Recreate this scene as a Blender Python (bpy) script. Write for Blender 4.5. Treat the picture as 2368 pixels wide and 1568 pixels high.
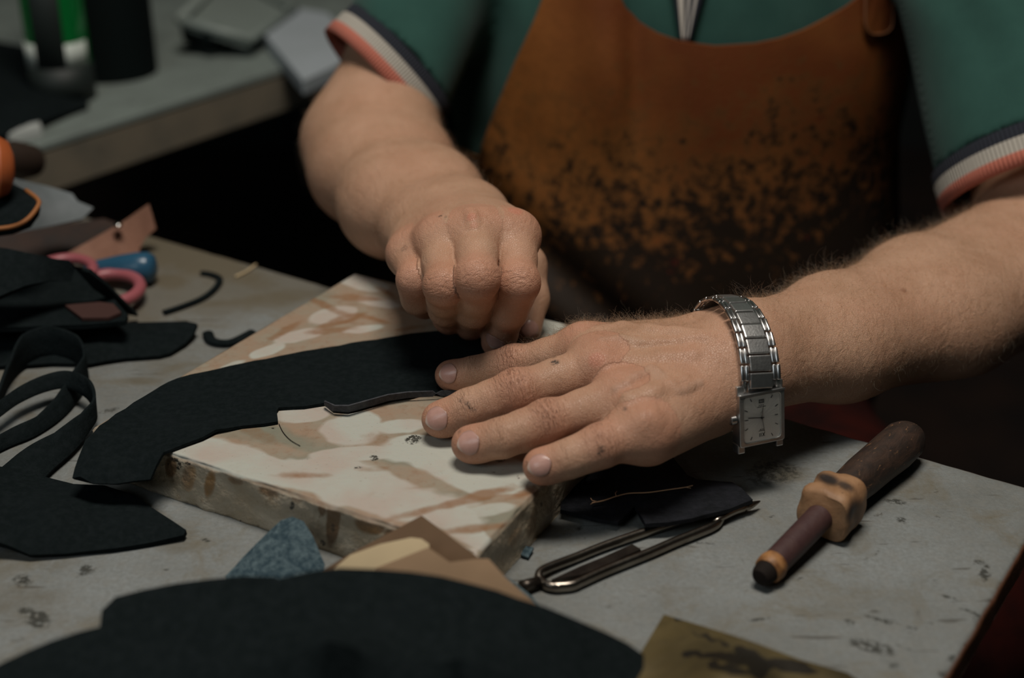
import bpy, bmesh, math, random
import numpy as np
from mathutils import Vector, Matrix, noise as mnoise
from mathutils.geometry import delaunay_2d_cdt
random.seed(7); RNG = np.random.default_rng(7)
scene = bpy.context.scene
for o in list(bpy.data.objects): bpy.data.objects.remove(o)
C = scene.collection

# ------------------------------------------------------------------ camera
F = 3300.0; TH = math.radians(26); H = 0.38          # focal length in pixels, pitch, height over the table top
cam_d = bpy.data.cameras.new('camera'); cam = bpy.data.objects.new('camera', cam_d); C.objects.link(cam)
cam.location = (0, 0, H); cam.rotation_euler = (math.pi/2 - TH, 0, 0)
cam_d.sensor_width = 36; cam_d.lens = F/2368*36; cam_d.clip_start = 0.02; cam_d.clip_end = 30
cam_d.dof.use_dof = True; cam_d.dof.focus_distance = 0.72; cam_d.dof.aperture_fstop = 4.2
scene.camera = cam
# ------------------------------------------------------------------ light, world, exposure
scene.view_settings.view_transform = 'Standard'; scene.view_settings.look = 'None'
scene.view_settings.gamma = 1; scene.view_settings.exposure = 0.0
w = bpy.data.worlds.new('world'); scene.world = w; w.use_nodes = True
w.node_tree.nodes['Background'].inputs[0].default_value = (0.30, 0.55, 0.52, 1)
w.node_tree.nodes['Background'].inputs[1].default_value = 0.0125
def area(name, loc, target, size, power, col, size_y=None):
    l = bpy.data.lights.new(name, 'AREA'); l.energy = power; l.color = col; l.size = size
    if size_y: l.shape = 'RECTANGLE'; l.size_y = size_y
    o = bpy.data.objects.new(name, l); C.objects.link(o); o.location = loc
    o.rotation_euler = (Vector(target)-Vector(loc)).to_track_quat('-Z', 'Y').to_euler()
    return o
area('ceiling_lamp', (0.02, 0.52, 1.55), (0.05, 0.74, 0.0), 0.55, 18.5, (1.0, 0.93, 0.84), 0.35)
area('window_light', (-1.0, -0.55, 1.1), (0.0, 0.9, 0.05), 0.7, 4.2, (0.86, 0.95, 1.0))

# ------------------------------------------------------------------ pixel -> place helpers
ct, st = math.cos(TH), math.sin(TH)
def ray(px, py):
    u = (px-1184)/F; v = -(py-784)/F
    return Vector((u, ct+v*st, -st+v*ct))
def at(px, py, z=0.0):
    d = ray(px, py); t = (z-H)/d.z; return Vector((d.x*t, d.y*t, z))
def atY(px, py, Y):
    d = ray(px, py); t = Y/d.y; return Vector((d.x*t, Y, H+d.z*t))
def V(*a): return np.array(a, dtype=np.float64)
def nv(v): return np.array([v[0], v[1], v[2]], dtype=np.float64)
def unit(v): return v/np.linalg.norm(v)
def sm(x, a, b):
    t = np.clip((x-a)/(b-a), 0, 1); return t*t*(3-2*t)

# ------------------------------------------------------------------ object helpers
def tag(o, label=None, cat=None, group=None, kind=None):
    if label: o['label'] = label
    if cat: o['category'] = cat
    if group: o['group'] = group
    if kind: o['kind'] = kind
    return o
def empty(name, loc, label, cat, group=None):
    o = bpy.data.objects.new(name, None); C.objects.link(o); o.location = loc; o.empty_display_size = .02
    return tag(o, label, cat, group)
def link(name, me, mat, parent=None, smooth=True):
    o = bpy.data.objects.new(name, me); C.objects.link(o)
    if mat and not me.materials: me.materials.append(mat)
    if smooth: me.polygons.foreach_set('use_smooth', [True]*len(me.polygons))
    if parent:
        o.parent = parent
        root = parent; off = Vector((0, 0, 0))
        while root: off += root.location; root = root.parent
        o.location = -off if parent.parent is None else Vector((0, 0, 0))-off
    return o
def from_bm(name, bm, mat, parent=None, smooth=True):
    bmesh.ops.recalc_face_normals(bm, faces=bm.faces)
    me = bpy.data.meshes.new(name); bm.to_mesh(me); bm.free()
    return link(name, me, mat, parent, smooth)
def auto(o, ang=35):
    me = o.data
    bm = bmesh.new(); bm.from_mesh(me)
    for e in bm.edges:
        if len(e.link_faces) == 2 and e.calc_face_angle(0) > math.radians(ang): e.smooth = False
    bm.to_mesh(me); bm.free(); return o
def bevel(o, w, seg=2, ang=30):
    m = o.modifiers.new('bevel', 'BEVEL'); m.width = w; m.segments = seg; m.limit_method = 'ANGLE'; m.angle_limit = math.radians(ang); return o

# ------------------------------------------------------------------ material helpers
class NT:
    def __init__(s, name):
        s.m = bpy.data.materials.new(name); s.m.use_nodes = True; s.t = s.m.node_tree; s.n = s.t.nodes
        s.p = s.n['Principled BSDF']; s.tc = None
    def new(s, ty, **kw):
        n = s.n.new(ty)
        for k, v in kw.items():
            if k.startswith('i_'): n.inputs[k[2:].replace('_', ' ')].default_value = v
            else: setattr(n, k, v)
        return n
    def l(s, a, b): s.t.links.new(a, b)
    def obj(s, scale=(1, 1, 1), rot=(0, 0, 0), loc=(0, 0, 0)):
        if not s.tc: s.tc = s.n.new('ShaderNodeTexCoord')
        mp = s.n.new('ShaderNodeMapping'); mp.inputs['Scale'].default_value = scale
        mp.inputs['Rotation'].default_value = rot; mp.inputs['Location'].default_value = loc
        s.l(s.tc.outputs['Object'], mp.inputs[0]); return mp.outputs[0]
    def noise(s, scale, detail=4, rough=.55, dist=0, vec=None):
        n = s.new('ShaderNodeTexNoise'); n.inputs['Scale'].default_value = scale; n.inputs['Detail'].default_value = detail
        n.inputs['Roughness'].default_value = rough; n.inputs['Distortion'].default_value = dist
        s.l(vec if vec is not None else s.obj(), n.inputs['Vector']); return n.outputs['Fac']
    def voro(s, scale, feature='F1', vec=None, rnd=1):
        n = s.new('ShaderNodeTexVoronoi'); n.feature = feature; n.inputs['Scale'].default_value = scale; n.inputs['Randomness'].default_value = rnd
        s.l(vec if vec is not None else s.obj(), n.inputs['Vector']); return n.outputs['Distance']
    def attr(s, name, out='Fac'):
        n = s.new('ShaderNodeAttribute'); n.attribute_name = name; return n.outputs[out]
    def ramp(s, fac, stops, interp='LINEAR'):
        n = s.new('ShaderNodeValToRGB'); e = n.color_ramp.elements; n.color_ramp.interpolation = interp
        while len(e) < len(stops): e.new(.5)
        for k, (p, c) in enumerate(stops):
            e[k].position = p; e[k].color = (*c, 1) if hasattr(c, '__len__') else (c, c, c, 1)
        s.l(fac, n.inputs[0]); return n.outputs[0]
    def mix(s, fac, a, b, blend='MIX'):
        n = s.new('ShaderNodeMix', data_type='RGBA', blend_type=blend)
        for i, v in ((0, fac), (6, a), (7, b)):
            if hasattr(v, 'is_output') or isinstance(v, bpy.types.NodeSocket): s.l(v, n.inputs[i])
            elif i == 0: n.inputs[0].default_value = v
            else: n.inputs[i].default_value = (*v, 1)
        return n.outputs[2]
    def math(s, op, a, b=0.0, c=None, clamp=False):
        n = s.new('ShaderNodeMath', operation=op, use_clamp=clamp)
        for i, v in enumerate((a, b, c)):
            if v is None: continue
            if isinstance(v, bpy.types.NodeSocket): s.l(v, n.inputs[i])
            else: n.inputs[i].default_value = v
        return n.outputs[0]
    def base(s, c):
        if isinstance(c, bpy.types.NodeSocket): s.l(c, s.p.inputs['Base Color'])
        else: s.p.inputs['Base Color'].default_value = (*c, 1)
    def set(s, **kw):
        for k, v in kw.items():
            i = s.p.inputs[k.replace('_', ' ')]
            if isinstance(v, bpy.types.NodeSocket): s.l(v, i)
            else: i.default_value = v
    def bump(s, h, dist=.001, strength=1.0, prev=None):
        n = s.new('ShaderNodeBump'); n.inputs['Distance'].default_value = dist; n.inputs['Strength'].default_value = strength
        s.l(h, n.inputs['Height'])
        if prev is not None: s.l(prev, n.inputs['Normal'])
        s.l(n.outputs[0], s.p.inputs['Normal']); return n.outputs[0]
def simple(name, col, rough=.6, metal=0, col2=None, nscale=60, bscale=None, bdist=.0004, spec=.5, detail=4):
    k = NT(name)
    if col2: k.base(k.mix(k.ramp(k.noise(nscale, detail), [(.35, 0.0), (.65, 1.0)]), col, col2))
    else: k.base(col)
    k.set(Roughness=rough, Metallic=metal); k.p.inputs['Specular IOR Level'].default_value = spec
    if bscale: k.bump(k.noise(bscale, 3), bdist)
    return k.m
def skin_mat():
    k = NT('skin')
    base = k.mix(k.ramp(k.noise(45, 5, .6), [(.35, 0.0), (.68, 1.0)]), (.50, .300, .198), (.415, .238, .148))
    base = k.mix(k.ramp(k.noise(14, 3), [(.42, 0.0), (.75, .5)]), base, (.49, .245, .155))
    base = k.mix(k.ramp(k.noise(500, 2), [(.55, 0.0), (.75, .30)]), base, (.40, .18, .10))
    base = k.mix(k.attr('red'), base, (.52, .19, .12))
    base = k.mix(k.attr('brown'), base, (.20, .085, .045))
    base = k.mix(k.attr('vein'), base, (.40, .29, .22))
    dirt = k.math('MULTIPLY', k.attr('dirt'), k.ramp(k.noise(900, 3), [(.40, .05), (.56, 1.0)]), clamp=True)
    base = k.mix(dirt, base, (.035, .028, .022))
    # creases
    cx = k.new('ShaderNodeCombineXYZ'); k.l(k.attr('ws'), cx.inputs[0]); k.l(k.attr('wv'), cx.inputs[1])
    wn = k.noise(1.0, 3, .55, .3, cx.outputs[0])
    lines = k.ramp(wn, [(.30, 0.0), (.47, 1.0), (.52, 1.0), (.66, .35)])
    lm = k.math('MULTIPLY', k.attr('wr'), k.math('SUBTRACT', 1.0, lines))
    base = k.mix(k.math('MULTIPLY', lm, .30, clamp=True), base, (.30, .12, .07))
    k.base(base)
    v = k.voro(900, 'DISTANCE_TO_EDGE', k.obj((1, 1, 1)))
    vv = k.ramp(v, [(0, 0.0), (.12, 1.0)])
    cr = k.noise(160, 3, .5, 1.2, k.obj((1, .35, 1), (0, 0, .7)))
    n1 = k.bump(vv, .00013, .8)
    n2 = k.bump(cr, .0010, .55, n1)
    n3 = k.bump(k.math('MULTIPLY', lm, -1.0), .0009, 1.0, n2)
    k.set(Roughness=.50); k.p.inputs['Specular IOR Level'].default_value = .42
    k.set(Subsurface_Weight=.10, Subsurface_Scale=.004)
    k.p.inputs['Subsurface Radius'].default_value = (1.0, .35, .2)
    return k.m
def marble_mat():
    k = NT('marble')
    nz = k.noise(60, 5, .62); nf = k.noise(190, 4, .65)
    def crisp(a, lo=.42, hi=.60, amt=.38):
        return k.ramp(k.math('ADD', k.attr(a), k.math('MULTIPLY', k.math('SUBTRACT', k.math('ADD', k.math('MULTIPLY', nz, .6), k.math('MULTIPLY', nf, .4)), .5), amt)), [(lo, 0.0), (hi, 1.0)])
    c = k.mix(k.ramp(k.noise(38, 5, .6), [(.40, 0.0), (.60, 1.0)]), (.33, .235, .165), (.31, .265, .20))
    c = k.mix(k.ramp(nf, [(.52, 0.0), (.68, .55)]), c, (.26, .165, .105))
    w_ = k.mix(k.ramp(k.noise(24, 3), [(.45, 0.0), (.62, .8)]), (.455, .46, .405), (.455, .375, .32))
    c = k.mix(crisp('green', .10, .95, .7), c, (.21, .215, .165))
    c = k.mix(crisp('white', .25, .75, .45), c, w_)
    c = k.mix(k.math('MULTIPLY', crisp('rust', .15, .95, 1.6), .80), c, (.24, .115, .048))
    c = k.mix(k.ramp(k.noise(800, 2), [(.70, 0.0), (.75, .5)]), c, (.16, .11, .07))
    sc = k.mix(k.ramp(k.noise(50, 5, .6, .3), [(.40, 0.0), (.62, 1.0)]), (.47, .40, .30), (.39, .31, .21))
    sc = k.mix(k.ramp(k.noise(120, 4, .7), [(.58, 0.0), (.68, .6)]), sc, (.22, .15, .08))
    sc = k.mix(crisp('sstain', .25, .65, .5), sc, k.mix(k.ramp(k.noise(20, 3), [(.50, 0.0), (.62, 1.0)]), (.21, .13, .07), (.30, .15, .04)))
    c = k.mix(k.attr('side'), c, sc)
    c = k.mix(k.ramp(k.math('MULTIPLY', k.attr('spot'), k.ramp(k.noise(500, 3, .7), [(.38, .1), (.55, 1.0)])), [(.25, 0.0), (.55, .93)]), c, (.022, .02, .016))
    k.base(c); k.set(Roughness=.40)
    k.set(Subsurface_Weight=.04, Subsurface_Scale=.003)
    n1 = k.bump(k.noise(260, 4), .0005, .5)
    k.bump(k.math('MULTIPLY', k.attr('side'), k.noise(330, 4)), .0018, .8, n1)
    return k.m
def table_mat():
    k = NT('stained_work_board')
    c = k.mix(k.ramp(k.noise(9, 5, .65), [(.40, 0.0), (.62, 1.0)]), (.235, .252, .250), (.165, .172, .162))
    c = k.mix(k.ramp(k.noise(420, 5, .75), [(.36, .0), (.66, .60)]), c, (.13, .135, .125))
    c = k.mix(k.ramp(k.noise(24, 6, .7, .6), [(.52, 0.0), (.70, .8)]), c, (.14, .12, .08))
    c = k.mix(k.ramp(k.noise(150, 4, .7), [(.45, 0.0), (.72, .45)]), c, (.20, .19, .165))
    c = k.mix(k.ramp(k.noise(60, 6, .75, .3), [(.64, 0.0), (.70, .85)]), c, (.07, .065, .055))
    sc = k.ramp(k.noise(70, 3, .5, 0, k.obj((.35, 2.6, 1), (0, 0, -.55))), [(.665, 0.0), (.70, .8)])
    c = k.mix(sc, c, (.075, .07, .06))
    c = k.mix(k.ramp(k.noise(1200, 2), [(.68, 0.0), (.74, .6)]), c, (.05, .045, .04))
    c = k.mix(k.ramp(k.math('ADD', k.attr('grime'), k.math('MULTIPLY', k.math('SUBTRACT', k.noise(70, 5, .65), .5), .9)), [(.15, 0.0), (.75, .9)]), c, (.115, .095, .06))
    c = k.mix(k.ramp(k.math('MULTIPLY', k.attr('spots'), k.ramp(k.noise(330, 4, .72), [(.38, .15), (.56, 1.0)])), [(.18, 0.0), (.55, .9)]), c, (.03, .03, .024))
    # grimy far end
    sx = k.new('ShaderNodeSeparateXYZ'); k.l(k.obj(), sx.inputs[0])
    g = k.math('SUBTRACT', sx.outputs[1], k.math('MULTIPLY', sx.outputs[0], .25))
    gr = k.ramp(k.math('ADD', k.math('MULTIPLY', g, 1.0), k.math('MULTIPLY', k.noise(18, 4), .25)), [(.92, 0.0), (1.12, .6)])
    c = k.mix(gr, c, (.13, .11, .075))
    g2 = k.new('ShaderNodeNewGeometry'); s2 = k.new('ShaderNodeSeparateXYZ'); k.l(g2.outputs['Normal'], s2.inputs[0])
    c = k.mix(k.ramp(s2.outputs[2], [(.4, 1.0), (.8, 0.0)]), c, (.22, .085, .04))
    k.base(c); k.set(Roughness=.55); k.bump(k.noise(500, 4), .0004, .7)
    return k.m
def leather_mat(name, col, col2, scale=700, rough=.75, spec=.25, bd=.0004):
    k = NT(name)
    c = k.mix(k.ramp(k.noise(scale*.35, 4, .7), [(.4, 0.0), (.65, 1.0)]), col, col2)
    c = k.mix(k.ramp(k.noise(30, 4), [(.5, 0.0), (.72, .5)]), c, col2)
    g = k.new('ShaderNodeNewGeometry'); 
    k.base(c); k.set(Roughness=rough); k.p.inputs['Specular IOR Level'].default_value = spec
    k.bump(k.noise(scale, 3, .6), bd); return k.m
M = {}
M['skin'] = skin_mat(); M['marble'] = marble_mat(); M['table'] = table_mat()
M['black'] = leather_mat('black_leather', (.0055, .0085, .009), (.009, .0125, .0135), 700, .85, .05)
M['black_grain'] = leather_mat('black_grain_leather', (.007, .008, .010), (.013, .014, .018), 400, .6, .16, .0006)
M['black_edge'] = leather_mat('leather_underside', (.035, .036, .042), (.06, .062, .068), 900)
M['blue_suede'] = leather_mat('blue_suede', (.035, .06, .075), (.11, .155, .17), 900, .95, .1, .0009)
M['tan'] = leather_mat('tan_leather', (.23, .115, .078), (.27, .14, .095), 300, .7)
M['hair'] = simple('hair', (.20, .125, .065), .45, spec=.4)
def nail_mat():
    k = NT('nail')
    c = k.mix(k.ramp(k.noise(180, 3), [(.4, 0.0), (.7, 1.0)]), (.50, .29, .24), (.43, .24, .20))
    c = k.mix(k.attr('edge'), c, (.16, .12, .09)); c = k.mix(k.attr('tipw'), c, (.62, .52, .44))
    k.base(c); k.set(Roughness=.30); k.bump(k.noise(300, 3, .5, 0, k.obj((1, 4, 1))), .0001); return k.m
M['nail'] = nail_mat()

# ------------------------------------------------------------------ smooth solid modelling: tapered cones blended into one surface
class Solid:
    """list of groups; a group = (blend inside, blend with rest, [cones]); cone = (a, b, ra, rb[, flat axis, flat factor])"""
    def __init__(s): s.g = []; s.cut = []; s.extra = None
    def add(s, cones, k=.004, kx=.008): s.g.append((k, kx, [(nv(c[0]), nv(c[1]), c[2], c[3], (unit(nv(c[4])) if len(c) > 4 else None), (c[5] if len(c) > 5 else 1)) for c in cones])); return s
    @staticmethod
    def smin(a, b, k):
        if a is None: return b
        h = np.maximum(k-np.abs(a-b), 0)/k
        return np.minimum(a, b)-h*h*k*.25
    @staticmethod
    def cone(P, c):
        a, b, ra, rb, n, f = c
        ba = b-a; L = ba@ba
        Q = P-a
        t = np.clip((Q@ba)/L, 0, 1) if L > 1e-12 else np.zeros(len(P))
        q = Q-t[:, None]*ba
        if n is not None: q = q+(q@n)[:, None]*n*(f-1)
        return np.sqrt((q*q).sum(1))-(ra+(rb-ra)*t)
    def __call__(s, P, lim=None):
        D = None
        for k, kx, cs in s.g:
            d = None
            for c in cs: d = s.smin(d, s.cone(P, c), k)
            D = s.smin(D, d, kx)
        if s.extra is not None: D = s.extra(P, D)
        return D
    def march(s, O, Dr, tmax=3.0, n=90, step=.9, t0=0.0):
        O = np.asarray(O, float); Dr = np.asarray(Dr, float); t = np.full(len(O), t0)
        for i in range(n):
            d = s(O+Dr*t[:, None]); t = t+d*step
            if np.max(np.abs(d)) < 2e-5: break
        return O+Dr*t[:, None], np.abs(s(O+Dr*t[:, None]))
    def normal(s, P, e=.0006):
        g = np.stack([s(P+np.eye(3)[i]*e)-s(P-np.eye(3)[i]*e) for i in range(3)], 1)
        return g/np.maximum(np.linalg.norm(g, axis=1)[:, None], 1e-9)
    def hit(s, pts, t0=.3):
        """points of the photograph measured onto the surface"""
        Dr = np.array([unit(nv(ray(*p))) for p in pts]); O = np.tile(V(0, 0, H), (len(pts), 1))
        P, e = s.march(O, Dr, t0=t0); return P, s.normal(P), e
def grid_eval(f, lo, hi, h, B=12, pad=.004):
    n = np.ceil((np.array(hi)-np.array(lo))/h).astype(int); n = ((n+B-1)//B)*B
    nb = n//B; A = np.empty(tuple(n), np.float32)
    bc = np.stack(np.meshgrid(*[lo[i]+h*(np.arange(nb[i])*B+(B-1)/2) for i in range(3)], indexing='ij'), -1).reshape(-1, 3)
    d = np.concatenate([f(bc[i:i+20000]) for i in range(0, len(bc), 20000)])
    rad = h*B*.87+pad
    A6 = A.reshape(nb[0], B, nb[1], B, nb[2], B)
    A6[:] = d.reshape(nb)[:, None, :, None, :, None]
    idx = np.argwhere(np.abs(d.reshape(nb)) < rad)
    loc = np.stack(np.meshgrid(*[np.arange(B)*h]*3, indexing='ij'), -1).reshape(-1, 3)
    for q in range(0, len(idx), 24):
        sub = idx[q:q+24]
        P = (np.array(lo)+sub*B*h)[:, None, :]+loc[None]
        v = f(P.reshape(-1, 3)).reshape(len(sub), B, B, B)
        for (i, j, k2), vv in zip(sub, v): A6[i, :, j, :, k2, :] = vv
    return A
def surface_net(A, lo, h):
    S = A < 0; nx, ny, nz = A.shape
    def sh(i, j, k): return S[i:nx-1+i, j:ny-1+j, k:nz-1+k]
    anyS = np.zeros((nx-1, ny-1, nz-1), bool); allS = np.ones_like(anyS)
    for i in (0, 1):
        for j in (0, 1):
            for k in (0, 1): x = sh(i, j, k); anyS |= x; allS &= x
    cells = np.argwhere(anyS & ~allS); del anyS, allS
    lin = (cells[:, 0]*(ny-1)+cells[:, 1])*(nz-1)+cells[:, 2]
    acc = np.zeros((len(cells), 3)); cnt = np.zeros(len(cells))
    cor = [(i, j, k) for i in (0, 1) for j in (0, 1) for k in (0, 1)]
    val = {c: A[cells[:, 0]+c[0], cells[:, 1]+c[1], cells[:, 2]+c[2]] for c in cor}
    for a in cor:
        for ax in range(3):
            if a[ax] == 0:
                b = list(a); b[ax] = 1; b = tuple(b)
                va, vb = val[a], val[b]; m = (va < 0) != (vb < 0)
                t = np.where(m, va/np.where(m, va-vb, 1), 0)
                p = np.array(a, float)[None]+np.zeros((len(cells), 3)); p[:, ax] += t
                acc[m] += p[m]; cnt[m] += 1
    Vt = np.array(lo)+(cells+acc/cnt[:, None])*h
    faces = []
    for ax in range(3):
        s0 = [slice(1, None)]*3; s0[ax] = slice(0, -1); s1 = [slice(1, None)]*3
        e = S[tuple(s0)] != S[tuple(s1)]
        # trim to interior cells
        E = np.argwhere(e); E[:, [i for i in range(3) if i != ax]] += 1
        a1, a2 = [i for i in range(3) if i != ax]
        ok = (E[:, a1] < A.shape[a1]-1) & (E[:, a2] < A.shape[a2]-1); E = E[ok]
        q = []
        for d1, d2 in ((1, 1), (0, 1), (0, 0), (1, 0)):
            c = E.copy(); c[:, a1] -= d1; c[:, a2] -= d2
            l = (c[:, 0]*(ny-1)+c[:, 1])*(nz-1)+c[:, 2]; q.append(np.searchsorted(lin, l))
        q = np.stack(q, 1); flip = S[E[:, 0], E[:, 1], E[:, 2]]
        if ax == 1: flip = ~flip
        q[~flip] = q[~flip][:, ::-1]
        faces.append(q)
    return Vt, np.concatenate(faces)
def np_mesh(name, Vt, Fc):
    me = bpy.data.meshes.new(name); n = len(Fc)
    me.vertices.add(len(Vt)); me.vertices.foreach_set('co', np.asarray(Vt, np.float32).ravel())
    k = Fc.shape[1]
    me.loops.add(n*k); me.loops.foreach_set('vertex_index', Fc.ravel().astype(np.int32))
    me.polygons.add(n); me.polygons.foreach_set('loop_start', np.arange(0, n*k, k, dtype=np.int32)); me.polygons.foreach_set('loop_total', np.full(n, k, np.int32))
    me.update(calc_edges=True); me.validate(); return me
def put_attr(me, name, vals):
    a = me.attributes.new(name, 'FLOAT', 'POINT'); a.data.foreach_set('value', np.asarray(vals, np.float32))

# ================================================================== the person
# ---- left hand (flat on the leather), watch arm
LF = dict(
 index=[(at(1350, 804, .056), .0114), (at(1188, 842, .0450), .0091), (at(1098, 862, .0395), .0082), (at(1040, 868, .0366), .0078)],
 middle=[(at(1392, 848, .058), .0125), (at(1193, 909, .0520), .0109), (at(1085, 945, .0440), .0096), (at(1016, 970, .0378), .0088)],
 ring=[(at(1440, 922, .054), .0122), (at(1265, 978, .0475), .0104), (at(1160, 1013, .0425), .0093), (at(1086, 1027, .0378), .0088)],
 pinky=[(at(1492, 996, .048), .0110), (at(1390, 1032, .0450), .0097), (at(1312, 1062, .0405), .0087), (at(1250, 1078, .0375), .0083)])
LW_r = at(1727, 786, .062); LW_u = at(1722, 866, .052)
LE = atY(2430, 600, .835)
def lerp(a, b, t): return a*(1-t)+b*t
def finger(P, dorsal):
    """cones of one finger: shafts slightly waisted, knuckles and pad fuller"""
    (p0, r0), (p1, r1), (p2, r2), (p3, r3) = [(nv(a), b) for a, b in P]
    cs = [(p0, lerp(p0, p1, .5), r0*.96, r1*.97), (lerp(p0, p1, .5), p1, r1*.97, r1), (p1, lerp(p1, p2, .5), r1*.99, r2*1.02),
          (lerp(p1, p2, .5), p2, r2*1.02, r2), (p2, p3, r2*.97, r3)]
    d = nv(dorsal)
    cs.append((p1+d*r1*.14, p1+d*r1*.14, r1*.93, r1*.93))
    cs.append((lerp(p2, p3, .7)-d*r3*.16, lerp(p2, p3, .75)-d*r3*.16, r3*.95, r3*.95))
    return cs
up = V(0, -.15, 1); up = unit(up)
L = Solid()
car_r = nv(at(1640, 793, .055)); car_u = nv(at(1635, 908, .047)); car_m = nv(at(1640, 842, .057))
wr, wu = nv(LW_r), nv(LW_u)
palm = []
fr = {k: [nv(p[0]) for p in v] for k, v in LF.items()}
for k_, tgt, r1, r2 in (('index', car_r, .0120, .0142), ('middle', lerp(car_r, car_u, .33), .0135, .0170), ('ring', lerp(car_r, car_u, .66), .0130, .0165), ('pinky', car_u, .0120, .0155)):
    palm.append((fr[k_][0], tgt, r1, r2))
palm += [(lerp(fr['index'][0], fr['middle'][0], .5), car_m, .0120, .0165), (lerp(fr['ring'][0], fr['pinky'][0], .5), lerp(car_m, car_u, .7), .0112, .0160),
         (nv(at(1500, 1012, .043)), nv(at(1640, 925, .045)), .0125, .0165)]
palm += [(car_r, wr, .0145, .0178), (car_u, wu, .0165, .0195), (car_m, lerp(wr, wu, .5), .0160, .0185)]
L.add(palm, .011, .010)
# forearm
ax = unit(nv(LE)-lerp(wr, wu, .5)); sd = unit(np.cross(V(0, 0, 1), ax))
e1, e2 = nv(LE)+sd*.018+V(0, 0, .004), nv(LE)-sd*.020
def fore(t, s): return lerp(wr if s > 0 else wu, e1 if s > 0 else e2, t)
m1, m2 = fore(.55, 1), fore(.55, -1)
dn = V(0, 0, -.008)
L.add([(wr, fore(.25, 1)+dn*.6, .0180, .0215), (fore(.25, 1)+dn*.6, m1+dn, .0215, .0310), (m1+dn, e1, .0300, .0370),
       (wu, fore(.25, -1)+dn*.6, .0195, .0230), (fore(.25, -1)+dn*.6, m2+dn, .0230, .0315), (m2+dn, e2, .0315, .0380)], .020, .012)
LS = V(.305, 1.07, .31)     # shoulder
el = nv(LE)+V(.006, .006, 0)
L.add([(el, lerp(el, LS, .5), .040, .052), (lerp(el, LS, .5), LS, .052, .056)], .02, .018)
fing = [f for k_ in ('index', 'middle', 'ring', 'pinky') for f in [finger(LF[k_], up)]]
thumbL = [(car_r+V(0, .0, -.010), nv(at(1570, 790, .036)), .0140, .0130), (nv(at(1570, 790, .036)), nv(at(1480, 800, .035)), .0125, .0108), (nv(at(1480, 800, .035)), nv(at(1410, 812, .037)), .0105, .0088)]
class Hand(Solid):
    """fingers meet each other crisply but melt into the palm"""
    def __init__(s, base, fingers, kf=.0012, kp=.0085): s.base = base; s.f = fingers; s.kf = kf; s.kp = kp; s.tubes = []; s.extra = None
    def fd(s, P, cs):
        d = None
        for c in cs: d = s.smin(d, s.cone(P, (c[0], c[1], c[2], c[3], None, 1)), .004)
        return d
    def core(s, P):
        Fd = None
        c0 = s.cen if hasattr(s, 'cen') else None
        near = ((P-s.cen)**2).sum(1) < s.rad**2
        D = s.base(P)
        if near.any():
            Q = P[near]
            for cs in s.f: Fd = s.smin(Fd, s.fd(Q, cs), s.kf)
            D[near] = s.smin(D[near], Fd, s.kp)
            for (a, b, r, k) in s.tubes: D[near] = s.smin(D[near], s.cone(Q, (a, b, r, r, None, 1)), k)
        return D
    def __call__(s, P, lim=None): return s.core(np.asarray(P, float))
def prep(cones): return [(nv(c[0]), nv(c[1]), c[2], c[3]) for c in cones]
LH = Hand(L, [prep(f) for f in fing]+[prep(thumbL)])
LH.cen = V(.045, .64, .05); LH.rad = .16
def tube_on(Hd, px, r, sink, k, t0=.3):
    P, N, e = Hd.hit(px, t0); P = P-N*sink
    return [(P[i], P[i+1], r, k) for i in range(len(P)-1)]
tb = []
# veins and tendons on the back of the left hand
tb += tube_on(LH, [(1422, 899), (1450, 885), (1472, 868), (1492, 862), (1506, 850), (1522, 858), (1536, 874), (1550, 886), (1570, 905), (1584, 902), (1600, 892), (1618, 884)], .0016, .0010, .0020)
tb += tube_on(LH, [(1506, 850), (1520, 872), (1526, 886), (1520, 905)], .0013, .0009, .002)
tb += tube_on(LH, [(1392, 786), (1440, 781), (1480, 790), (1530, 787), (1580, 783), (1630, 780)], .0014, .0011, .003)
tb += tube_on(LH, [(1385, 760), (1440, 752), (1500, 758), (1560, 765), (1620, 770)], .0024, .0019, .005)
tb += tube_on(LH, [(1400, 845), (1460, 832), (1530, 824), (1600, 815)], .0024, .0020, .006)
tb += tube_on(LH, [(1450, 920), (1510, 905), (1580, 880)], .0022, .0018, .006)
tb += tube_on(LH, [(1490, 968), (1500, 965)], .0045, .0042, .006)
tb += tube_on(LH, [(1372, 832), (1384, 830)], .0055, .0050, .008)
LH.tubes = tb

# ---- right hand (closed, finger tips pressing on the leather)
up2 = V(0, -.6, .8)
RF = dict(
 index=[(atY(1190, 546, .704), .0120), (atY(1198, 655, .668), .0106), (atY(1178, 718, .674), .0095), (atY(1150, 790, .6930), .0088)],
 middle=[(atY(1100, 543, .698), .0120), (atY(1104, 645, .654), .0107), (atY(1095, 714, .676), .0097), (atY(1089, 750, .704), .0090)],
 ring=[(atY(1014, 562, .702), .0112), (atY(1026, 662, .658), .0096), (atY(1031, 715, .684), .0088), (atY(1040, 738, .702), .0084)],
 pinky=[(atY(948, 588, .712), .0108), (atY(960, 648, .684), .0090), (atY(966, 690, .692), .0084), (atY(985, 702, .708), .0080)])
thumbR = [(atY(1150, 560, .75), atY(1212, 615, .742), .0155, .0125), (atY(1212, 615, .742), atY(1226, 690, .730), .0120, .0105), (atY(1226, 690, .730), atY(1218, 758, .713), .0100, .0086)]
rr = {k: [nv(p[0]) for p in v] for k, v in RF.items()}
RWr, RWu = nv(atY(1090, 505, .775)), nv(atY(972, 535, .770))
RE = nv(atY(852, 326, .955))
R = Solid()
rc = lerp(RWr, RWu, .5)
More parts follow.
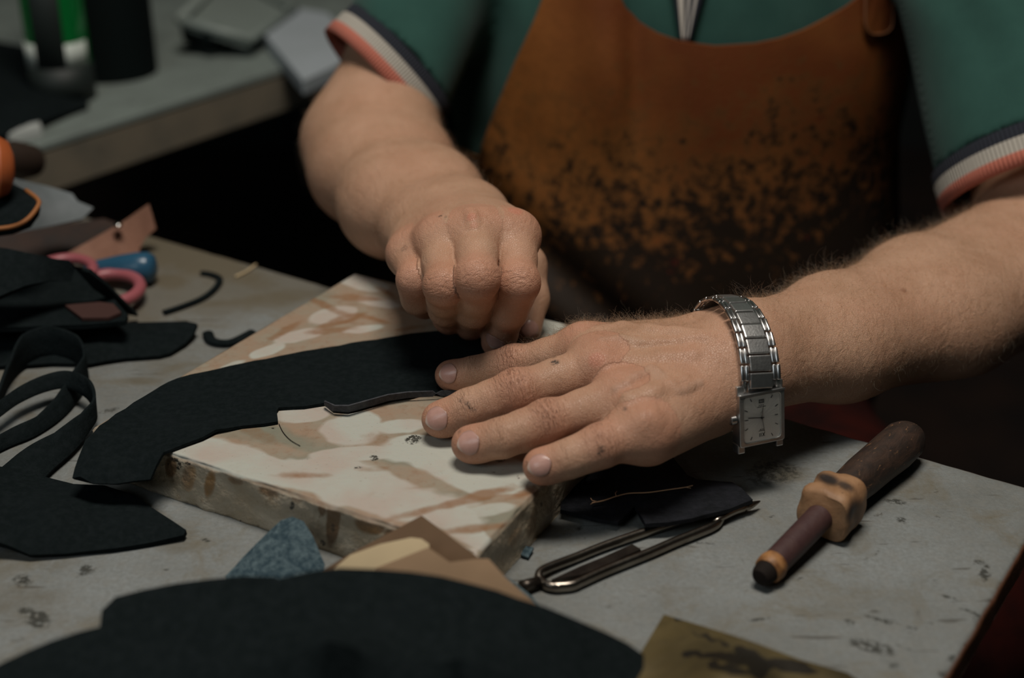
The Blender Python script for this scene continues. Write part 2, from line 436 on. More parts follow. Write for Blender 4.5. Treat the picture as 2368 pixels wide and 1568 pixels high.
R.add([(rr['index'][0], RWr, .0135, .0185), (rr['middle'][0], lerp(RWr, RWu, .3), .0140, .0190), (rr['ring'][0], lerp(RWr, RWu, .7), .0135, .0185), (rr['pinky'][0], RWu, .0125, .0180),
       (lerp(rr['index'][0], rr['middle'][0], .5), rc, .0130, .019), (lerp(rr['ring'][0], rr['middle'][0], .5), rc, .0130, .019),
       (nv(atY(1120, 580, .735)), nv(atY(1100, 560, .77)), .018, .020), (nv(atY(985, 610, .728)), nv(atY(990, 575, .77)), .016, .020)], .010, .010)
rax = unit(RE-rc); rsd = unit(np.cross(rax, V(0, 0, 1))); rdz = V(-.003, 0, -.007)
RA = lambda t, s: lerp(RWr if s > 0 else RWu, RE+rsd*.013*s, t)+rdz*4*t*(1-t)
R.add([(RWr, RA(.35, 1), .0195, .0245), (RA(.35, 1), RA(.75, 1), .0245, .0290), (RA(.75, 1), RA(1, 1), .0290, .0300),
       (RWu, RA(.35, -1), .0195, .0250), (RA(.35, -1), RA(.75, -1), .0250, .0300), (RA(.75, -1), RA(1, -1), .0300, .0310)], .028, .014)
RS = V(.004, 1.13, .31)
R.add([(RE, lerp(RE, RS, .5), .036, .041), (lerp(RE, RS, .5), RS, .041, .050)], .02, .028)
RH = Hand(R, [prep(finger(RF[k_], up2)) for k_ in ('index', 'middle', 'ring', 'pinky')]+[prep(thumbR)], .0010, .0075)
RH.cen = V(-.03, .71, .08); RH.rad = .10
RH.tubes = tube_on(RH, [(1085, 487), (1092, 500), (1096, 520)], .0020, .0012, .004, .4)

# ---- torso
T = Solid()
cx = .130
T.add([(V(cx, 1.11, .30), V(cx, 1.10, .10), .156, .158, (0, 1, 0), 1.30), (V(cx, 1.10, .10), V(cx, 1.09, -.10), .158, .168, (0, 1, 0), 1.26),
       (V(cx, 1.09, -.10), V(cx, 1.10, -.22), .165, .170, (0, 1, 0), 1.25), (V(cx-.14, 1.13, .31), V(cx+.14, 1.12, .31), .062, .062),
       (V(cx, 1.13, .36), V(cx, 1.12, .46), .062, .058)], .06, .03)
shirtS = Solid()
shirtS.g = [(.06, .03, [(a, b, ra+.007, rb+.007, n, f) for a, b, ra, rb, n, f in T.g[0][2]])]
Rsl_end = lerp(RE, RS, .20); Lsl_end = lerp(el, LS, .20)
Rd = unit(unit(RS-RE)+V(.62, 0, 0)); Ld = unit(unit(LS-el)+V(-.08, 0, 0))
shirtS.g.append((.02, .03, [(nv(Rsl_end), nv(RS), .056, .066, None, 1)]))
shirtS.g.append((.02, .03, [(nv(Lsl_end), nv(LS), .064, .068, None, 1)]))
def fold(P, D):
    x, y, z = P[:, 0], P[:, 1], P[:, 2]
    f = .0050*np.sin((x-.25)*48-z*62+1.5*np.sin(z*21+x*12))*sm(x, .20, .30)*sm(z, .13, .22)
    f = f+.0022*np.sin(x*95-z*30)*sm(-x, .0, .08)
    f = f+.0012*np.sin(x*140+z*40+2*np.sin(z*33))
    return D+f
shirtS.extra = fold
Tsm = Solid(); Tsm.g = [shirtS.g[0]]
def shirt_f(P):
    P = np.asarray(P, float)
    t = Tsm(P)
    d = t
    for e, S_, r0, r1, dr in ((nv(Rsl_end), RS, .0435, .060, Rd), (nv(Lsl_end), LS, .064, .070, Ld)):
        tr = unit(S_-e); c = (e-tr*.03, nv(S_)+0*e, r0-.002, r1, None, 1)
        s_ = Solid.cone(P, c); al = (P-e)@dr
        s_ = np.maximum(s_, -al)
        d = Solid.smin(d, s_, .028)
    d = fold(P, d)
    for e, S_, r0, r1, dr in ((nv(Rsl_end), RS, .0435, .060, Rd), (nv(Lsl_end), LS, .064, .070, Ld)):
        al = (P-e)@dr
        tr = unit(S_-e); cav = Solid.cone(P, (e-tr*.05, e+tr*.03, r0-.008, r0-.008, None, 1))
        d = np.maximum(d, np.where(al < .05, -cav, -1))
    # neck opening
    return d
# trousers and lap under the table
Tr = Solid()
Tr.add([(V(cx, 1.10, -.20), V(cx, 1.10, -.27), .165, .150), (V(cx-.08, 1.06, -.27), V(cx-.13, .66, -.21), .088, .070), (V(cx+.08, 1.06, -.24), V(cx+.12, .72, -.16), .088, .072),
        (V(cx-.13, .66, -.21), V(cx-.14, .68, -.70), .068, .050), (V(cx+.12, .72, -.16), V(cx+.14, .74, -.70), .068, .050)], .05, .03)

def net(f, lo, hi, h):
    A = grid_eval(f, lo, hi, h); return surface_net(A, lo, h)
lv, lf = net(LH, V(-.060, .548, .012), V(.440, .975, .200), .00095)
rv, rf = net(RH, V(-.190, .640, .020), V(.040, 1.060, .215), .00100)
def core_f(P):
    d = T(P)+.006
    for a, b, r in ((RE, RS, .045), (el, LS, .048)): d = Solid.smin(d, Solid.cone(P, (lerp(a, b, .35), b, r, r+.004, None, 1)), .03)
    hd = Solid.cone(P, (V(cx, 1.08, .56), V(cx, 1.07, .62), .078, .085, None, 1)); d = Solid.smin(d, hd, .04)
    return np.maximum(d, -(P[:, 2]+.2))
tv, tf = net(core_f, V(-.28, .85, -.24), V(.52, 1.34, .74), .008)
sv, sf = net(shirt_f, V(-.26, .84, -.24), V(.50, 1.34, .44), .0033)
kv, kf_ = net(Tr, V(-.30, .50, -.78), V(.50, 1.32, -.0), .008)

person = empty('person', (cx, 1.10, -.74), 'person in teal polo shirt and brown leather apron, both hands on the marble slab', 'person')
nL, nR = len(lv), len(rv)
allv = np.concatenate([lv, rv, tv]); allf = np.concatenate([lf, rf+nL, tf+nL+nR])
bme = np_mesh('body', allv, allf)
# per-vertex anatomy: crease coordinates, reddened knuckles, dirt marks
N_all = np.zeros((len(allv), 3), np.float32); bme.vertex_normals.foreach_get('vector', N_all.ravel()) if False else None
N_all = np.array([0.0]*(3*len(allv)), np.float32); bme.vertex_normals.foreach_get('vector', N_all); N_all = N_all.reshape(-1, 3)
ws = np.zeros(len(allv)); wv_ = np.zeros(len(allv)); wrk = np.zeros(len(allv)); red = np.zeros(len(allv)); dirt = np.zeros(len(allv)); brown = np.zeros(len(allv)); vein = np.zeros(len(allv))
def creases(sl, FD, dors, amt=1.0):
    P = allv[sl]; Nn = N_all[sl]; best = np.full(len(P), 1e9)
    for fi, (k_, J) in enumerate(FD.items()):
        J = [(nv(a), r) for a, r in J]; off = 0; dd = []; S_ = []; VV = []
        for i in range(3):
            a, b = J[i][0], J[i+1][0]; ba = b-a; Ls = np.linalg.norm(ba); t = (P-a)@ba/Ls**2
            t = np.clip(t, -.25 if i else 0, 1.25 if i < 2 else 1.6); tc = np.clip(t, 0, 1)
            q = P-a-tc[:, None]*ba; dd.append(np.sqrt((q*q).sum(1))-(J[i][1]*(1-tc)+J[i+1][1]*tc)); S_.append(off+t*Ls)
            VV.append(q@unit(np.cross(ba, dors))); off += Ls
        dd = np.array(dd); wt = np.exp(-np.maximum(dd-dd.min(0), 0)/.0016); wt /= wt.sum(0); s_ = (np.array(S_)*wt).sum(0); vv = (np.array(VV)*wt).sum(0); d = dd.min(0)
        m = (d < best) & (d < .006)
        dm = sm(Nn@dors, .05, .6); pip = np.linalg.norm(J[1][0]-J[0][0]); dip = pip+np.linalg.norm(J[2][0]-J[1][0]); tot = dip+np.linalg.norm(J[3][0]-J[2][0])
        mask = np.exp(-((s_-pip)/.0070)**2)+.5*np.exp(-((s_-dip)/.0040)**2)+.10
        rd = .30*np.exp(-((s_-pip)/.010)**2)+.35*sm(s_, dip-.002, tot)+.25*np.exp(-(s_/.012)**2)
        ids = np.where(m)[0]; g = sl.start+ids; best[ids] = d[ids]
        ws[g] = (s_[ids]+fi*.4)*750; wv_[g] = vv[ids]*130; wrk[g] = (mask*dm)[ids]*amt*(.55 if k_ == 'pinky' else .85); red[g] = rd[ids]
creases(slice(0, nL), LF, unit(V(0, -.25, 1)))
creases(slice(nL, nL+nR), RF, unit(V(0, -.8, .5)), .4)
def blot(Hd, sl, pts, arr, t0=.3):
    for (px, py, r, s_) in pts:
        P, _, _ = Hd.hit([(px, py)], t0)
        d = np.linalg.norm(allv[sl]-P[0], axis=1); arr[sl] = np.maximum(arr[sl], s_*(1-sm(d, r*.45, r)))
sL, sR = slice(0, nL), slice(nL, nL+nR)
blot(LH, sL, [(1283, 838, .0028, 1), (1281, 826, .0018, .8), (1080, 932, .0016, .8), (1086, 940, .0017, 1), (1092, 946, .0015, .9), (1098, 951, .0013, .7), (1065, 925, .0018, .5), (1390, 1040, .0024, .9), (1388, 1048, .0020, .9), (1445, 946, .0016, .6), (1436, 907, .0006, 1), (1440, 919, .0006, 1), (1062, 998, .002, .4), (1217, 1073, .002, .5)], dirt)
blot(LH, sL, [(1380, 831, .006, .55), (1345, 752, .004, .35), (1036, 846, .004, .35), (1030, 945, .004, .3), (1320, 765, .006, .3), (1080, 1005, .004, .3)], red)
blot(LH, sL, [(2090, 672, .0026, .6), (1500, 965, .004, .12)], brown)
blot(RH, sR, [(1192, 486, .006, .7), (1090, 500, .004, .6), (1096, 520, .003, .4), (1172, 768, .004, .4), (1110, 495, .004, .3), (1100, 650, .005, .25)], red, .4)
blot(RH, sR, [(1018, 499, .0016, 1), (1031, 502, .0010, .8), (934, 575, .003, .4)], dirt, .4)
for (a, b, r, k_) in LH.tubes[:16]:
    ba = b-a; t = np.clip((lv-a)@ba/(ba@ba), 0, 1); d = np.linalg.norm(lv-a-t[:, None]*ba, axis=1); vein[:nL] = np.maximum(vein[:nL], .35*(1-sm(d, .001, .0035)))
for n_, a_ in (('ws', ws), ('wv', wv_), ('wr', wrk), ('red', red), ('dirt', dirt), ('brown', brown), ('vein', vein)): put_attr(bme, n_, a_)
body = link('body', bme, M['skin'], person)

# ---- finger nails, laid on the finger ends
def nail(Hd, px, along_px, wdt, lng, t0=.3, lift=.0003):
    P, N, _ = Hd.hit([px, along_px], t0); c, n = P[0], N[0]
    d = P[1]-P[0]; d = unit(d-n*(d@n)); s_ = np.cross(n, d); nu, nvv = 13, 13
    pts = []; ed = []; tw = []
    for j in range(nvv):
        v = -1+2*j/(nvv-1)
        hw = (1-abs(v)**3.2*.55) if v < 0 else (1-abs(v)**2.6*.70)
        for i in range(nu):
            u = -1+2*i/(nu-1)
            vv2 = v*(1-.16*u*u) if v > 0 else v*(1-.25*u*u)
            pts.append(c+s_*u*hw*wdt/2+d*vv2*lng/2+n*.012)
            ed.append(max(0, max(abs(u), -v if v < 0 else 0)-.80)/.20*.55); tw.append(sm(v, .72, .86)*.8)
    pts = np.array(pts); Q, e = Hd.march(pts, np.tile(-n, (len(pts), 1)), n=60)
    # keep the plate a smooth barrel over the finger
    h = (Q-c)@n; h = np.maximum(h, -.0042); Q = Q-((Q-c)@n)[:, None]*n+h[:, None]*n
    Q = Q+n*lift
    uu = np.tile(np.linspace(-1, 1, nu), nvv); Q = Q+n[None]*(.0004*(1-uu**2))[:, None]
    bm = bmesh.new(); vs = [bm.verts.new(p) for p in Q]
    for j in range(nvv-1):
        for i in range(nu-1): bm.faces.new((vs[j*nu+i], vs[j*nu+i+1], vs[(j+1)*nu+i+1], vs[(j+1)*nu+i]))
    me = bpy.data.meshes.new('fingernail'); bm.normal_update(); bm.to_mesh(me); bm.free()
    put_attr(me, 'edge', ed); put_attr(me, 'tipw', tw)
    o = link('fingernail', me, M['nail'], body)
    m = o.modifiers.new('solid', 'SOLIDIFY'); m.thickness = .0005; m.offset = -1 if False else 0
    sb = o.modifiers.new('sub', 'SUBSURF'); sb.levels = 1; sb.render_levels = 1
    return o
nail(LH, (1036, 863), (1018, 868), .0108, .0105)
nail(LH, (1009, 968), (988, 978), .0120, .0125)
nail(LH, (1083, 1024), (1060, 1032), .0118, .0120)
nail(LH, (1247, 1076), (1225, 1084), .0105, .0120)
nail(RH, (1143, 790), (1137, 806), .0115, .0105, .4)
nail(RH, (1226, 762), (1224, 776), .0100, .0110, .4)

# ---- shirt
def cloth_mat(name, a, b):
    k = NT(name); c = k.mix(k.ramp(k.noise(40, 4), [(.3, 0.0), (.7, 1.0)]), a, b)
    c = k.mix(k.ramp(k.noise(1400, 2), [(.35, 0.0), (.65, .3)]), c, tuple(x*.55 for x in a))
    k.base(c); k.set(Roughness=.9); k.p.inputs['Specular IOR Level'].default_value = .15; k.p.inputs['Sheen Weight'].default_value = .08
    wv = k.new('ShaderNodeTexWave'); wv.inputs['Scale'].default_value = 420; wv.inputs['Distortion'].default_value = 1.0; k.l(k.obj((1, 1, 1)), wv.inputs['Vector'])
    k.bump(wv.outputs['Fac'], .0003, .5); return k.m
M['shirt'] = cloth_mat('teal_pique', (.034, .098, .080), (.027, .080, .066))
shirt = link('polo_shirt', np_mesh('polo_shirt', sv, sf), M['shirt'], person)
shirt['label'] = 'teal short-sleeved polo shirt with striped cuffs'
def cuff_mat():
    k = NT('striped_rib'); v = k.attr('v'); u = k.attr('u')
    c = k.ramp(v, [(0, (.50, .155, .105)), (.345, (.40, .37, .32)), (.70, (.010, .013, .022))], 'CONSTANT')
    rb = k.math('SINE', k.math('MULTIPLY', u, 900.0)); k.base(c); k.set(Roughness=.9); k.bump(rb, .0006, .7); return k.m
M['cuff'] = cuff_mat()
def cuff(e, dn_, r, wdt, S_, thick=.0022):
    dr = unit(S_-e); a = np.cross(dr, V(0, 0, 1)); a = unit(a); b = np.cross(dr, a); nu = 96; bm = bmesh.new(); rows = []; uu = []; vv = []
    prof = [(0, -thick), (0, 0), (.33, .0004), (.36, 0), (.69, .0004), (.72, 0), (1, .0002), (1.04, -.002)]
    for (v, ro) in prof:
        row = []
        for i in range(nu):
            th = 2*math.pi*i/nu; rad = r+ro+.0012*math.sin(3*th+1)
            q = (a*math.cos(th)+b*math.sin(th))*rad; p = e+q-dr*((q@dn_)/(dr@dn_))+dn_*(v-1)*wdt; row.append(bm.verts.new(p)); uu.append(min(i, nu-i)/nu); vv.append(v)
        rows.append(row)
    row = []
    for i in range(nu):
        th = 2*math.pi*i/nu; q = (a*math.cos(th)+b*math.sin(th))*(r-.0045); row.append(bm.verts.new(e+q-dr*((q@dn_)/(dr@dn_))-dn_*wdt*.6)); uu.append(min(i, nu-i)/nu); vv.append(0)
    rows = [row]+rows
    # reorder attributes: inner row was appended last
    uu = uu; vv = vv
    for j in range(len(rows)-1):
        for i in range(nu): bm.faces.new((rows[j][i], rows[j][(i+1) % nu], rows[j+1][(i+1) % nu], rows[j+1][i]))
    bmesh.ops.recalc_face_normals(bm, faces=bm.faces)
    me = bpy.data.meshes.new('sleeve_cuff'); bm.to_mesh(me); bm.free(); put_attr(me, 'u', uu); put_attr(me, 'v', vv)
    o = link('sleeve_cuff', me, M['cuff'], shirt); o['label'] = 'ribbed cuff striped navy, white and salmon'; return o
cuff(nv(Rsl_end), Rd, .0450, .025, RS)
cuff(nv(Lsl_end), Ld, .0655, .025, LS)

# ---- outline sheets: cut pieces with real thickness
def sheet(name, pts, thick, mat, parent=None, ctrl=(), step=.006, jag=0.0, hf=None, sub=0, smooth=True, close_noise=.0):
    """pts: 3D outline points (any heights); interior heights follow outline and ctrl points smoothly"""
    P = [Vector(p) for p in pts]; out = []
    for i, p in enumerate(P):
        q = P[(i+1) % len(P)]; n = max(1, int((q-p).length/step)) ; 
        for j in range(n): out.append(p.lerp(q, j/n))
    if jag:
        for i, p in enumerate(out):
            out[i] = p+Vector((mnoise.noise(p*230+Vector((i*.37, 0, 3)))*jag, mnoise.noise(p*230+Vector((9, i*.31, 5)))*jag, 0))
    xs = [p.x for p in out]; ys = [p.y for p in out]
    src = out+[Vector(c) for c in ctrl]
    A = np.array([(p.x, p.y) for p in src]); Z = np.array([p.z for p in src]); Wt = np.array([1.0]*len(out)+[12.0]*len(ctrl))
    def poly_in(x, y):
        c = False; n = len(out); j = n-1
        for i in range(n):
            if (out[i].y > y) != (out[j].y > y) and x < (out[j].x-out[i].x)*(y-out[i].y)/(out[j].y-out[i].y)+out[i].x: c = not c
            j = i
        return c
    pin = []
    gx = np.arange(min(xs)+step/2, max(xs), step); gy = np.arange(min(ys)+step/2, max(ys), step)
    OA = A[:len(out)]
    for i, x in enumerate(gx):
        for y in gy:
            xx = x+(.25*step if int(y/step) % 2 else -.25*step)
            if np.min((OA[:, 0]-xx)**2+(OA[:, 1]-y)**2) > (step*.55)**2 and poly_in(xx, y): pin.append((xx, y))
    n = len(out)
    vs2 = [Vector((p.x, p.y)) for p in out]+[Vector(p) for p in pin]
    r = delaunay_2d_cdt(vs2, [(i, (i+1) % n) for i in range(n)], [list(range(n))], 1, 1e-7)
    vz = []; ov = r[3]
    for i, v in enumerate(r[0]):
        o0 = ov[i][0] if ov[i] else -1
        if 0 <= o0 < n: z = out[o0].z
        elif hf is not None: z = 0
        else:
            d2 = (A[:, 0]-v.x)**2+(A[:, 1]-v.y)**2+1e-8; wgt = Wt/d2**1.4; z = float((wgt*Z).sum()/wgt.sum())
        if hf is not None: z = hf(v.x, v.y, z)
        vz.append(Vector((v.x, v.y, z)))
    bm = bmesh.new(); V1 = [bm.verts.new(p) for p in vz]
    for f in r[2]:
        try: bm.faces.new([V1[i] for i in f])
        except ValueError: pass
    bmesh.ops.recalc_face_normals(bm, faces=bm.faces)
    if sum(f.normal.z for f in bm.faces) < 0: bmesh.ops.reverse_faces(bm, faces=bm.faces)
    bm.normal_update(); nr = {v: v.normal.copy() for v in bm.verts}; top = list(bm.faces); low = {}
    for v in list(V1):
        if v.is_valid: low[v] = bm.verts.new(v.co-nr[v]*thick)
    be = [e for e in bm.edges if len(e.link_faces) == 1]
    for f in top: bm.faces.new([low[v] for v in reversed(f.verts)])
    for e in be: a, b = e.verts; bm.faces.new((a, b, low[b], low[a]))
    bmesh.ops.recalc_face_normals(bm, faces=bm.faces)
    o = from_bm(name, bm, mat, parent, smooth)
    if smooth: auto(o, 50)
    return o

# ---- apron: laid over the front of the shirt
def front_y(x, z):
    P, e = Tsm.march(np.array([[x, .60, z]]), np.array([[0, 1.0, 0]]), n=120); return P[0][1] if e[0] < .002 else 1.06
def on_front(px, py):
    P, N, e = Tsm.hit([(px, py)], .5)
    return P[0] if e[0] < .003 else nv(atY(px, py, 1.0))
ap_px = [(1262, -30), (1430, -20), (1445, 12), (1478, 48), (1520, 72), (1570, 89), (1650, 100), (1745, 96), (1800, 85), (1855, 64), (1905, 36), (1950, 8), (1985, -20), (2070, -30), (2086, 60), (2094, 160), (2102, 280), (2110, 400), (2114, 540), (2115, 560), (1105, 352), (1140, 262), (1190, 140), (1235, 40)]
apw = [on_front(*p) for p in ap_px]
def apron_y(x, z):
    y = front_y(x, z)-.0075
    # creases hanging from the neckline and across the belly
    p = .0050*math.exp(-((x-.083-(.14-z)*.04)/.006)**2)*float(sm(z, .04, .10))
    p -= .010*math.exp(-((x-.060-(.16-z)*.10)/.018)**2)*float(sm(z, .03, .13))
    p -= .0035*math.exp(-((x-.245)/.02)**2)*float(sm(z, .0, .12))
    dg = (z+.050)+(x-.060)*.75; p += .0035*math.exp(-(dg/.012)**2)*float(1-sm(x, .10, .16))
    p -= .014*math.exp(-((dg+.032)/.020)**2)*float(1-sm(x, .10, .16))+.004*math.exp(-((dg-.03)/.022)**2)
    p += .0015*math.sin(x*60+z*25)
    return y+p
iA = ap_px.index((2115, 560)); apw = apw[:iA+1]+[V(.272, 0, -.06), V(.275, 0, -.16), V(-.06, 0, -.16), V(-.055, 0, -.04), V(-.042, 0, .03)]+apw[iA+1:]
apts = [Vector((p[0], -p[2], 0)) for p in apw]    # work in the x-z plane, then stand it up
apron = sheet('apron', apts, .0001, None, None, step=.006, hf=lambda x, y, z: 0)
me = apron.data; co = np.zeros(len(me.vertices)*3); me.vertices.foreach_get('co', co); co = co.reshape(-1, 3)
XZ = {}
for i, c in enumerate(co):
    key = (round(c[0], 5), round(c[1], 5))
    if key not in XZ: XZ[key] = apron_y(c[0], -c[1])
    back = c[2] < -.00005
    co[i] = (c[0], XZ[key]+(.0028 if back else 0), -c[1])
me.vertices.foreach_set('co', co.ravel()); me.update()
bm = bmesh.new(); bm.from_mesh(me); bmesh.ops.recalc_face_normals(bm, faces=bm.faces); bm.to_mesh(me); bm.free()
def apron_mat():
    k = NT('stained_apron_leather'); sx = k.new('ShaderNodeSeparateXYZ'); k.l(k.obj(), sx.inputs[0]); z = sx.outputs[2]; x = sx.outputs[0]
    c = k.mix(k.ramp(k.math('ADD', k.math('MULTIPLY', k.noise(9, 3), .8), k.math('MULTIPLY', x, 1.1)), [(.38, 0.0), (.66, 1.0)]), (.27, .098, .024), (.135, .038, .012))  # red-brown patches, plus light fall-off painted in as darkening towards the right
    c = k.mix(k.ramp(k.noise(120, 4, .7), [(.4, 0.0), (.7, .35)]), c, (.13, .045, .012))
    low = k.math('SUBTRACT', .072, z)
    low = k.math('ADD', k.math('MULTIPLY', low, 9.0), k.math('MULTIPLY', x, 1.2))
    n = k.noise(105, 6, .75); n2 = k.noise(34, 5, .7)
    a = k.math('ADD', k.math('ADD', k.math('MULTIPLY', low, .335), k.math('MULTIPLY', n, 1.15)), k.math('MULTIPLY', n2, .55))
    st_ = k.ramp(a, [(.98, 0.0), (1.10, 1.0)]); 
    a2 = k.math('DIVIDE', a, 1.6); st_ = k.ramp(a2, [(.605, 0.0), (.70, .94)])
    c = k.mix(k.ramp(a2, [(.50, 0.0), (.62, .55)]), c, (.125, .062, .020))
    c = k.mix(st_, c, (.0085, .0075, .006))
    sp = k.ramp(k.noise(48, 3, .5, 0, k.obj((1, 1, 1.6))), [(.70, 0.0), (.735, .85)]); c = k.mix(sp, c, (.06, .012, .008))
    k.base(c); k.set(Roughness=.60); k.p.inputs['Specular IOR Level'].default_value = .14; k.bump(k.noise(350, 4), .0004, .6); return k.m
M['apron'] = apron_mat(); me.materials.clear(); me.materials.append(M['apron'])
apron.parent = person; apron.location = -person.location; apron['label'] = 'rust-brown leather apron, black stained low down'
def patch_on_apron(name, px, thick, mat, lift=.001):
    P = [on_front(*p) for p in px]; bm = bmesh.new(); f, b = [], []
    Pd = []
    for i, p in enumerate(P):
        q = P[(i+1) % len(P)]
        for j in range(4): Pd.append(lerp(p, q, j/4))
    for p in Pd:
        y = apron_y(p[0], p[2]); f.append(bm.verts.new((p[0], y-lift-thick, p[2]))); b.append(bm.verts.new((p[0], y-lift+.001, p[2])))
    bm.faces.new(f); bm.faces.new(list(reversed(b))); n = len(f)
    for i in range(n): bm.faces.new((f[i], b[i], b[(i+1) % n], f[(i+1) % n]))
    return bevel(from_bm(name, bm, mat, apron, False), .0006, 2)
patch_on_apron('strap', [(1984, -40), (2062, -40), (2062, 40), (2056, 62), (2045, 70), (2000, 70), (1990, 62), (1985, 40)], .0028, M['apron'])
sp_ = [on_front(*p) for p in [(1990, -30), (1990, 40), (1996, 58), (2004, 66), (2020, 68), (2038, 66), (2050, 58), (2056, 40), (2056, -30)]]
tube_ = [(p[0], apron_y(p[0], p[2])-.0040, p[2]) for p in sp_]
# contrasting placket of the polo
def placket():
    k = NT('striped_placket'); u = k.attr('u')
    c = k.ramp(u, [(0, (.012, .015, .025)), (.14, (.5, .46, .40)), (.34, (.012, .015, .025)), (.46, (.45, .42, .38)), (.56, (.012, .015, .025)), (.70, (.45, .42, .38)), (.80, (.012, .015, .025))], 'CONSTANT')
    k.base(c); k.set(Roughness=.9)
    bm = bmesh.new(); uu = []; rows = []
    for j in range(12):
        t = j/11; a = on_front(1548+(1572-1548)*t, -60+152*t); b = on_front(1640-(1640-1594)*t, -60+152*t); row = []
        for i in range(7):
            p = lerp(a, b, i/6); y = front_y(p[0], p[2])-.0045; row.append(bm.verts.new((p[0], y, p[2]))); uu.append(i/6)
        rows.append(row)
    for j in range(11):
        for i in range(6): bm.faces.new((rows[j][i], rows[j][i+1], rows[j+1][i+1], rows[j+1][i]))
    me = bpy.data.meshes.new('placket'); bm.to_mesh(me); bm.free(); put_attr(me, 'u', uu)
    o = link('placket', me, k.m, shirt); m = o.modifiers.new('s', 'SOLIDIFY'); m.thickness = .0025; m.offset = 0; o['label'] = 'white and navy striped placket'
placket()
M['trousers'] = simple('dark_red_trousers', (.030, .006, .0045), .95, col2=(.013, .005, .0045), nscale=30, spec=.05)
tr = link('trousers', np_mesh('trousers', kv, kf_), M['trousers'], person); tr['label'] = 'dark red trousers'
for m_, z_ in ((-.14, 0), (.17, 0)):
    bm = bmesh.new(); bmesh.ops.create_uvsphere(bm, u_segments=20, v_segments=12, radius=.05); bmesh.ops.scale(bm, vec=(1, 2.4, .75), verts=bm.verts)
    for v in bm.verts: v.co.z = max(v.co.z, -.02); 
    bmesh.ops.translate(bm, vec=(cx+m_, .66, -.728), verts=bm.verts); from_bm('shoe', bm, M['black'], person)

# ================================================================== room
M['dark'] = simple('dark_wall_paint', (.010, .013, .013), .9)
M['dark_floor'] = simple('dark_floor_boards', (.030, .016, .011), .7, col2=(.014, .010, .009), nscale=8)
def box(name, lo, hi, mat, parent=None, bev=0, rot=None):
    bm = bmesh.new(); bmesh.ops.create_cube(bm, size=1)
    lo, hi = Vector(lo), Vector(hi)
    bmesh.ops.scale(bm, vec=hi-lo, verts=bm.verts); bmesh.ops.translate(bm, vec=(lo+hi)/2, verts=bm.verts)
    o = from_bm(name, bm, mat, parent, False)
    if bev: bevel(o, bev)
    return o
for n_, lo, hi, m_ in (('floor', (-2.6, -.8, -.80), (2.4, 3.4, -.75), 'dark_floor'), ('wall_back', (-2.6, 3.4, -.80), (2.4, 3.5, 2.0), 'dark'),
                       ('wall_left', (-2.7, -.8, -.80), (-2.6, 3.5, 2.0), 'dark'), ('wall_right', (2.4, -.8, -.80), (2.5, 3.5, 2.0), 'dark')):
    tag(box(n_, lo, hi, M[m_]), kind='structure')

def prism(name, pts, z0, z1, mat, parent=None, bev=.001, jag=0, step=.01):
    P = []
    for i, p in enumerate(pts):
        q = pts[(i+1) % len(pts)]; p_, q_ = Vector(p[:2]), Vector(q[:2]); n = max(1, int((q_-p_).length/step)) if jag else 1
        for j in range(n):
            v = p_.lerp(q_, j/n)
            if j and jag: v += Vector((mnoise.noise(Vector((v.x*90, v.y*90, 1))), mnoise.noise(Vector((v.x*90, v.y*90, 7)))))*jag
            P.append(v)
    bm = bmesh.new(); a = [bm.verts.new((v.x, v.y, z1)) for v in P]; b = [bm.verts.new((v.x, v.y, z0)) for v in P]
    bm.faces.new(a); bm.faces.new(list(reversed(b))); n = len(P)
    for i in range(n): bm.faces.new((a[i], b[i], b[(i+1) % n], a[(i+1) % n]))
    o = from_bm(name, bm, mat, parent, False)
    return bevel(o, bev, 3, 40) if bev else o
# ---- work table: right-angled board on four legs
tA = at(370, 550); tB = at(2438, 1144); bdir = (tB-tA).normalized(); rdir = Vector((bdir.y, -bdir.x, 0))
tC = tB; tL = tB-bdir*.80
work = empty('work_table', (-.1, .45, -.75), 'work table with a grimy grey stained top and a brown edge', 'table')
TABLE_SLOT = 1
M['wood_dark'] = simple('dark_wood', (.06, .028, .014), .6, col2=(.035, .016, .009), nscale=40)
for a, b in ((.06, .06), (.74, .06), (.06, .89), (.74, .89)):
    p = tC-bdir*a+rdir*b; box('leg', (p.x-.025, p.y-.025, -.75), (p.x+.025, p.y+.025, -.018), M['wood_dark'], work, .003)

# ---- marble slab
sA, sB, sD, sE = at(211, 989, .027), at(1105, 1280, .027), at(1556, 806, .027), at(820, 631, .027)
def vproj(P):
    """where a point shows in the photograph (for reading stains and veins off it)"""
    x, y, z = P[:, 0], P[:, 1], P[:, 2]-H; dep = y*ct-z*st; upc = y*st+z*ct
    return np.stack([1184+F*x/dep, 784-F*upc/dep], 1)
def vnoise(P, sc, seed=0, oct_=3):
    return np.array([mnoise.fractal(Vector((p[0]*sc+seed, p[1]*sc+seed*.7, p[2]*sc)), 1.0, 2.0, oct_) for p in P])
def blobs(Q, lst, warp, soft=.35):
    """union of warped ellipses (cx, cy, rx, ry, angle, strength) in photo pixels"""
    out = np.zeros(len(Q))
    for cx_, cy_, rx, ry, an, st_ in lst:
        a = math.radians(an); dx = Q[:, 0]-cx_; dy = Q[:, 1]-cy_
        u = (dx*math.cos(a)+dy*math.sin(a))/rx; v = (-dx*math.sin(a)+dy*math.cos(a))/ry
        d = np.sqrt(u*u+v*v)+warp; out = np.maximum(out, st_*(1-sm(d, 1-soft, 1+soft)))
    return out
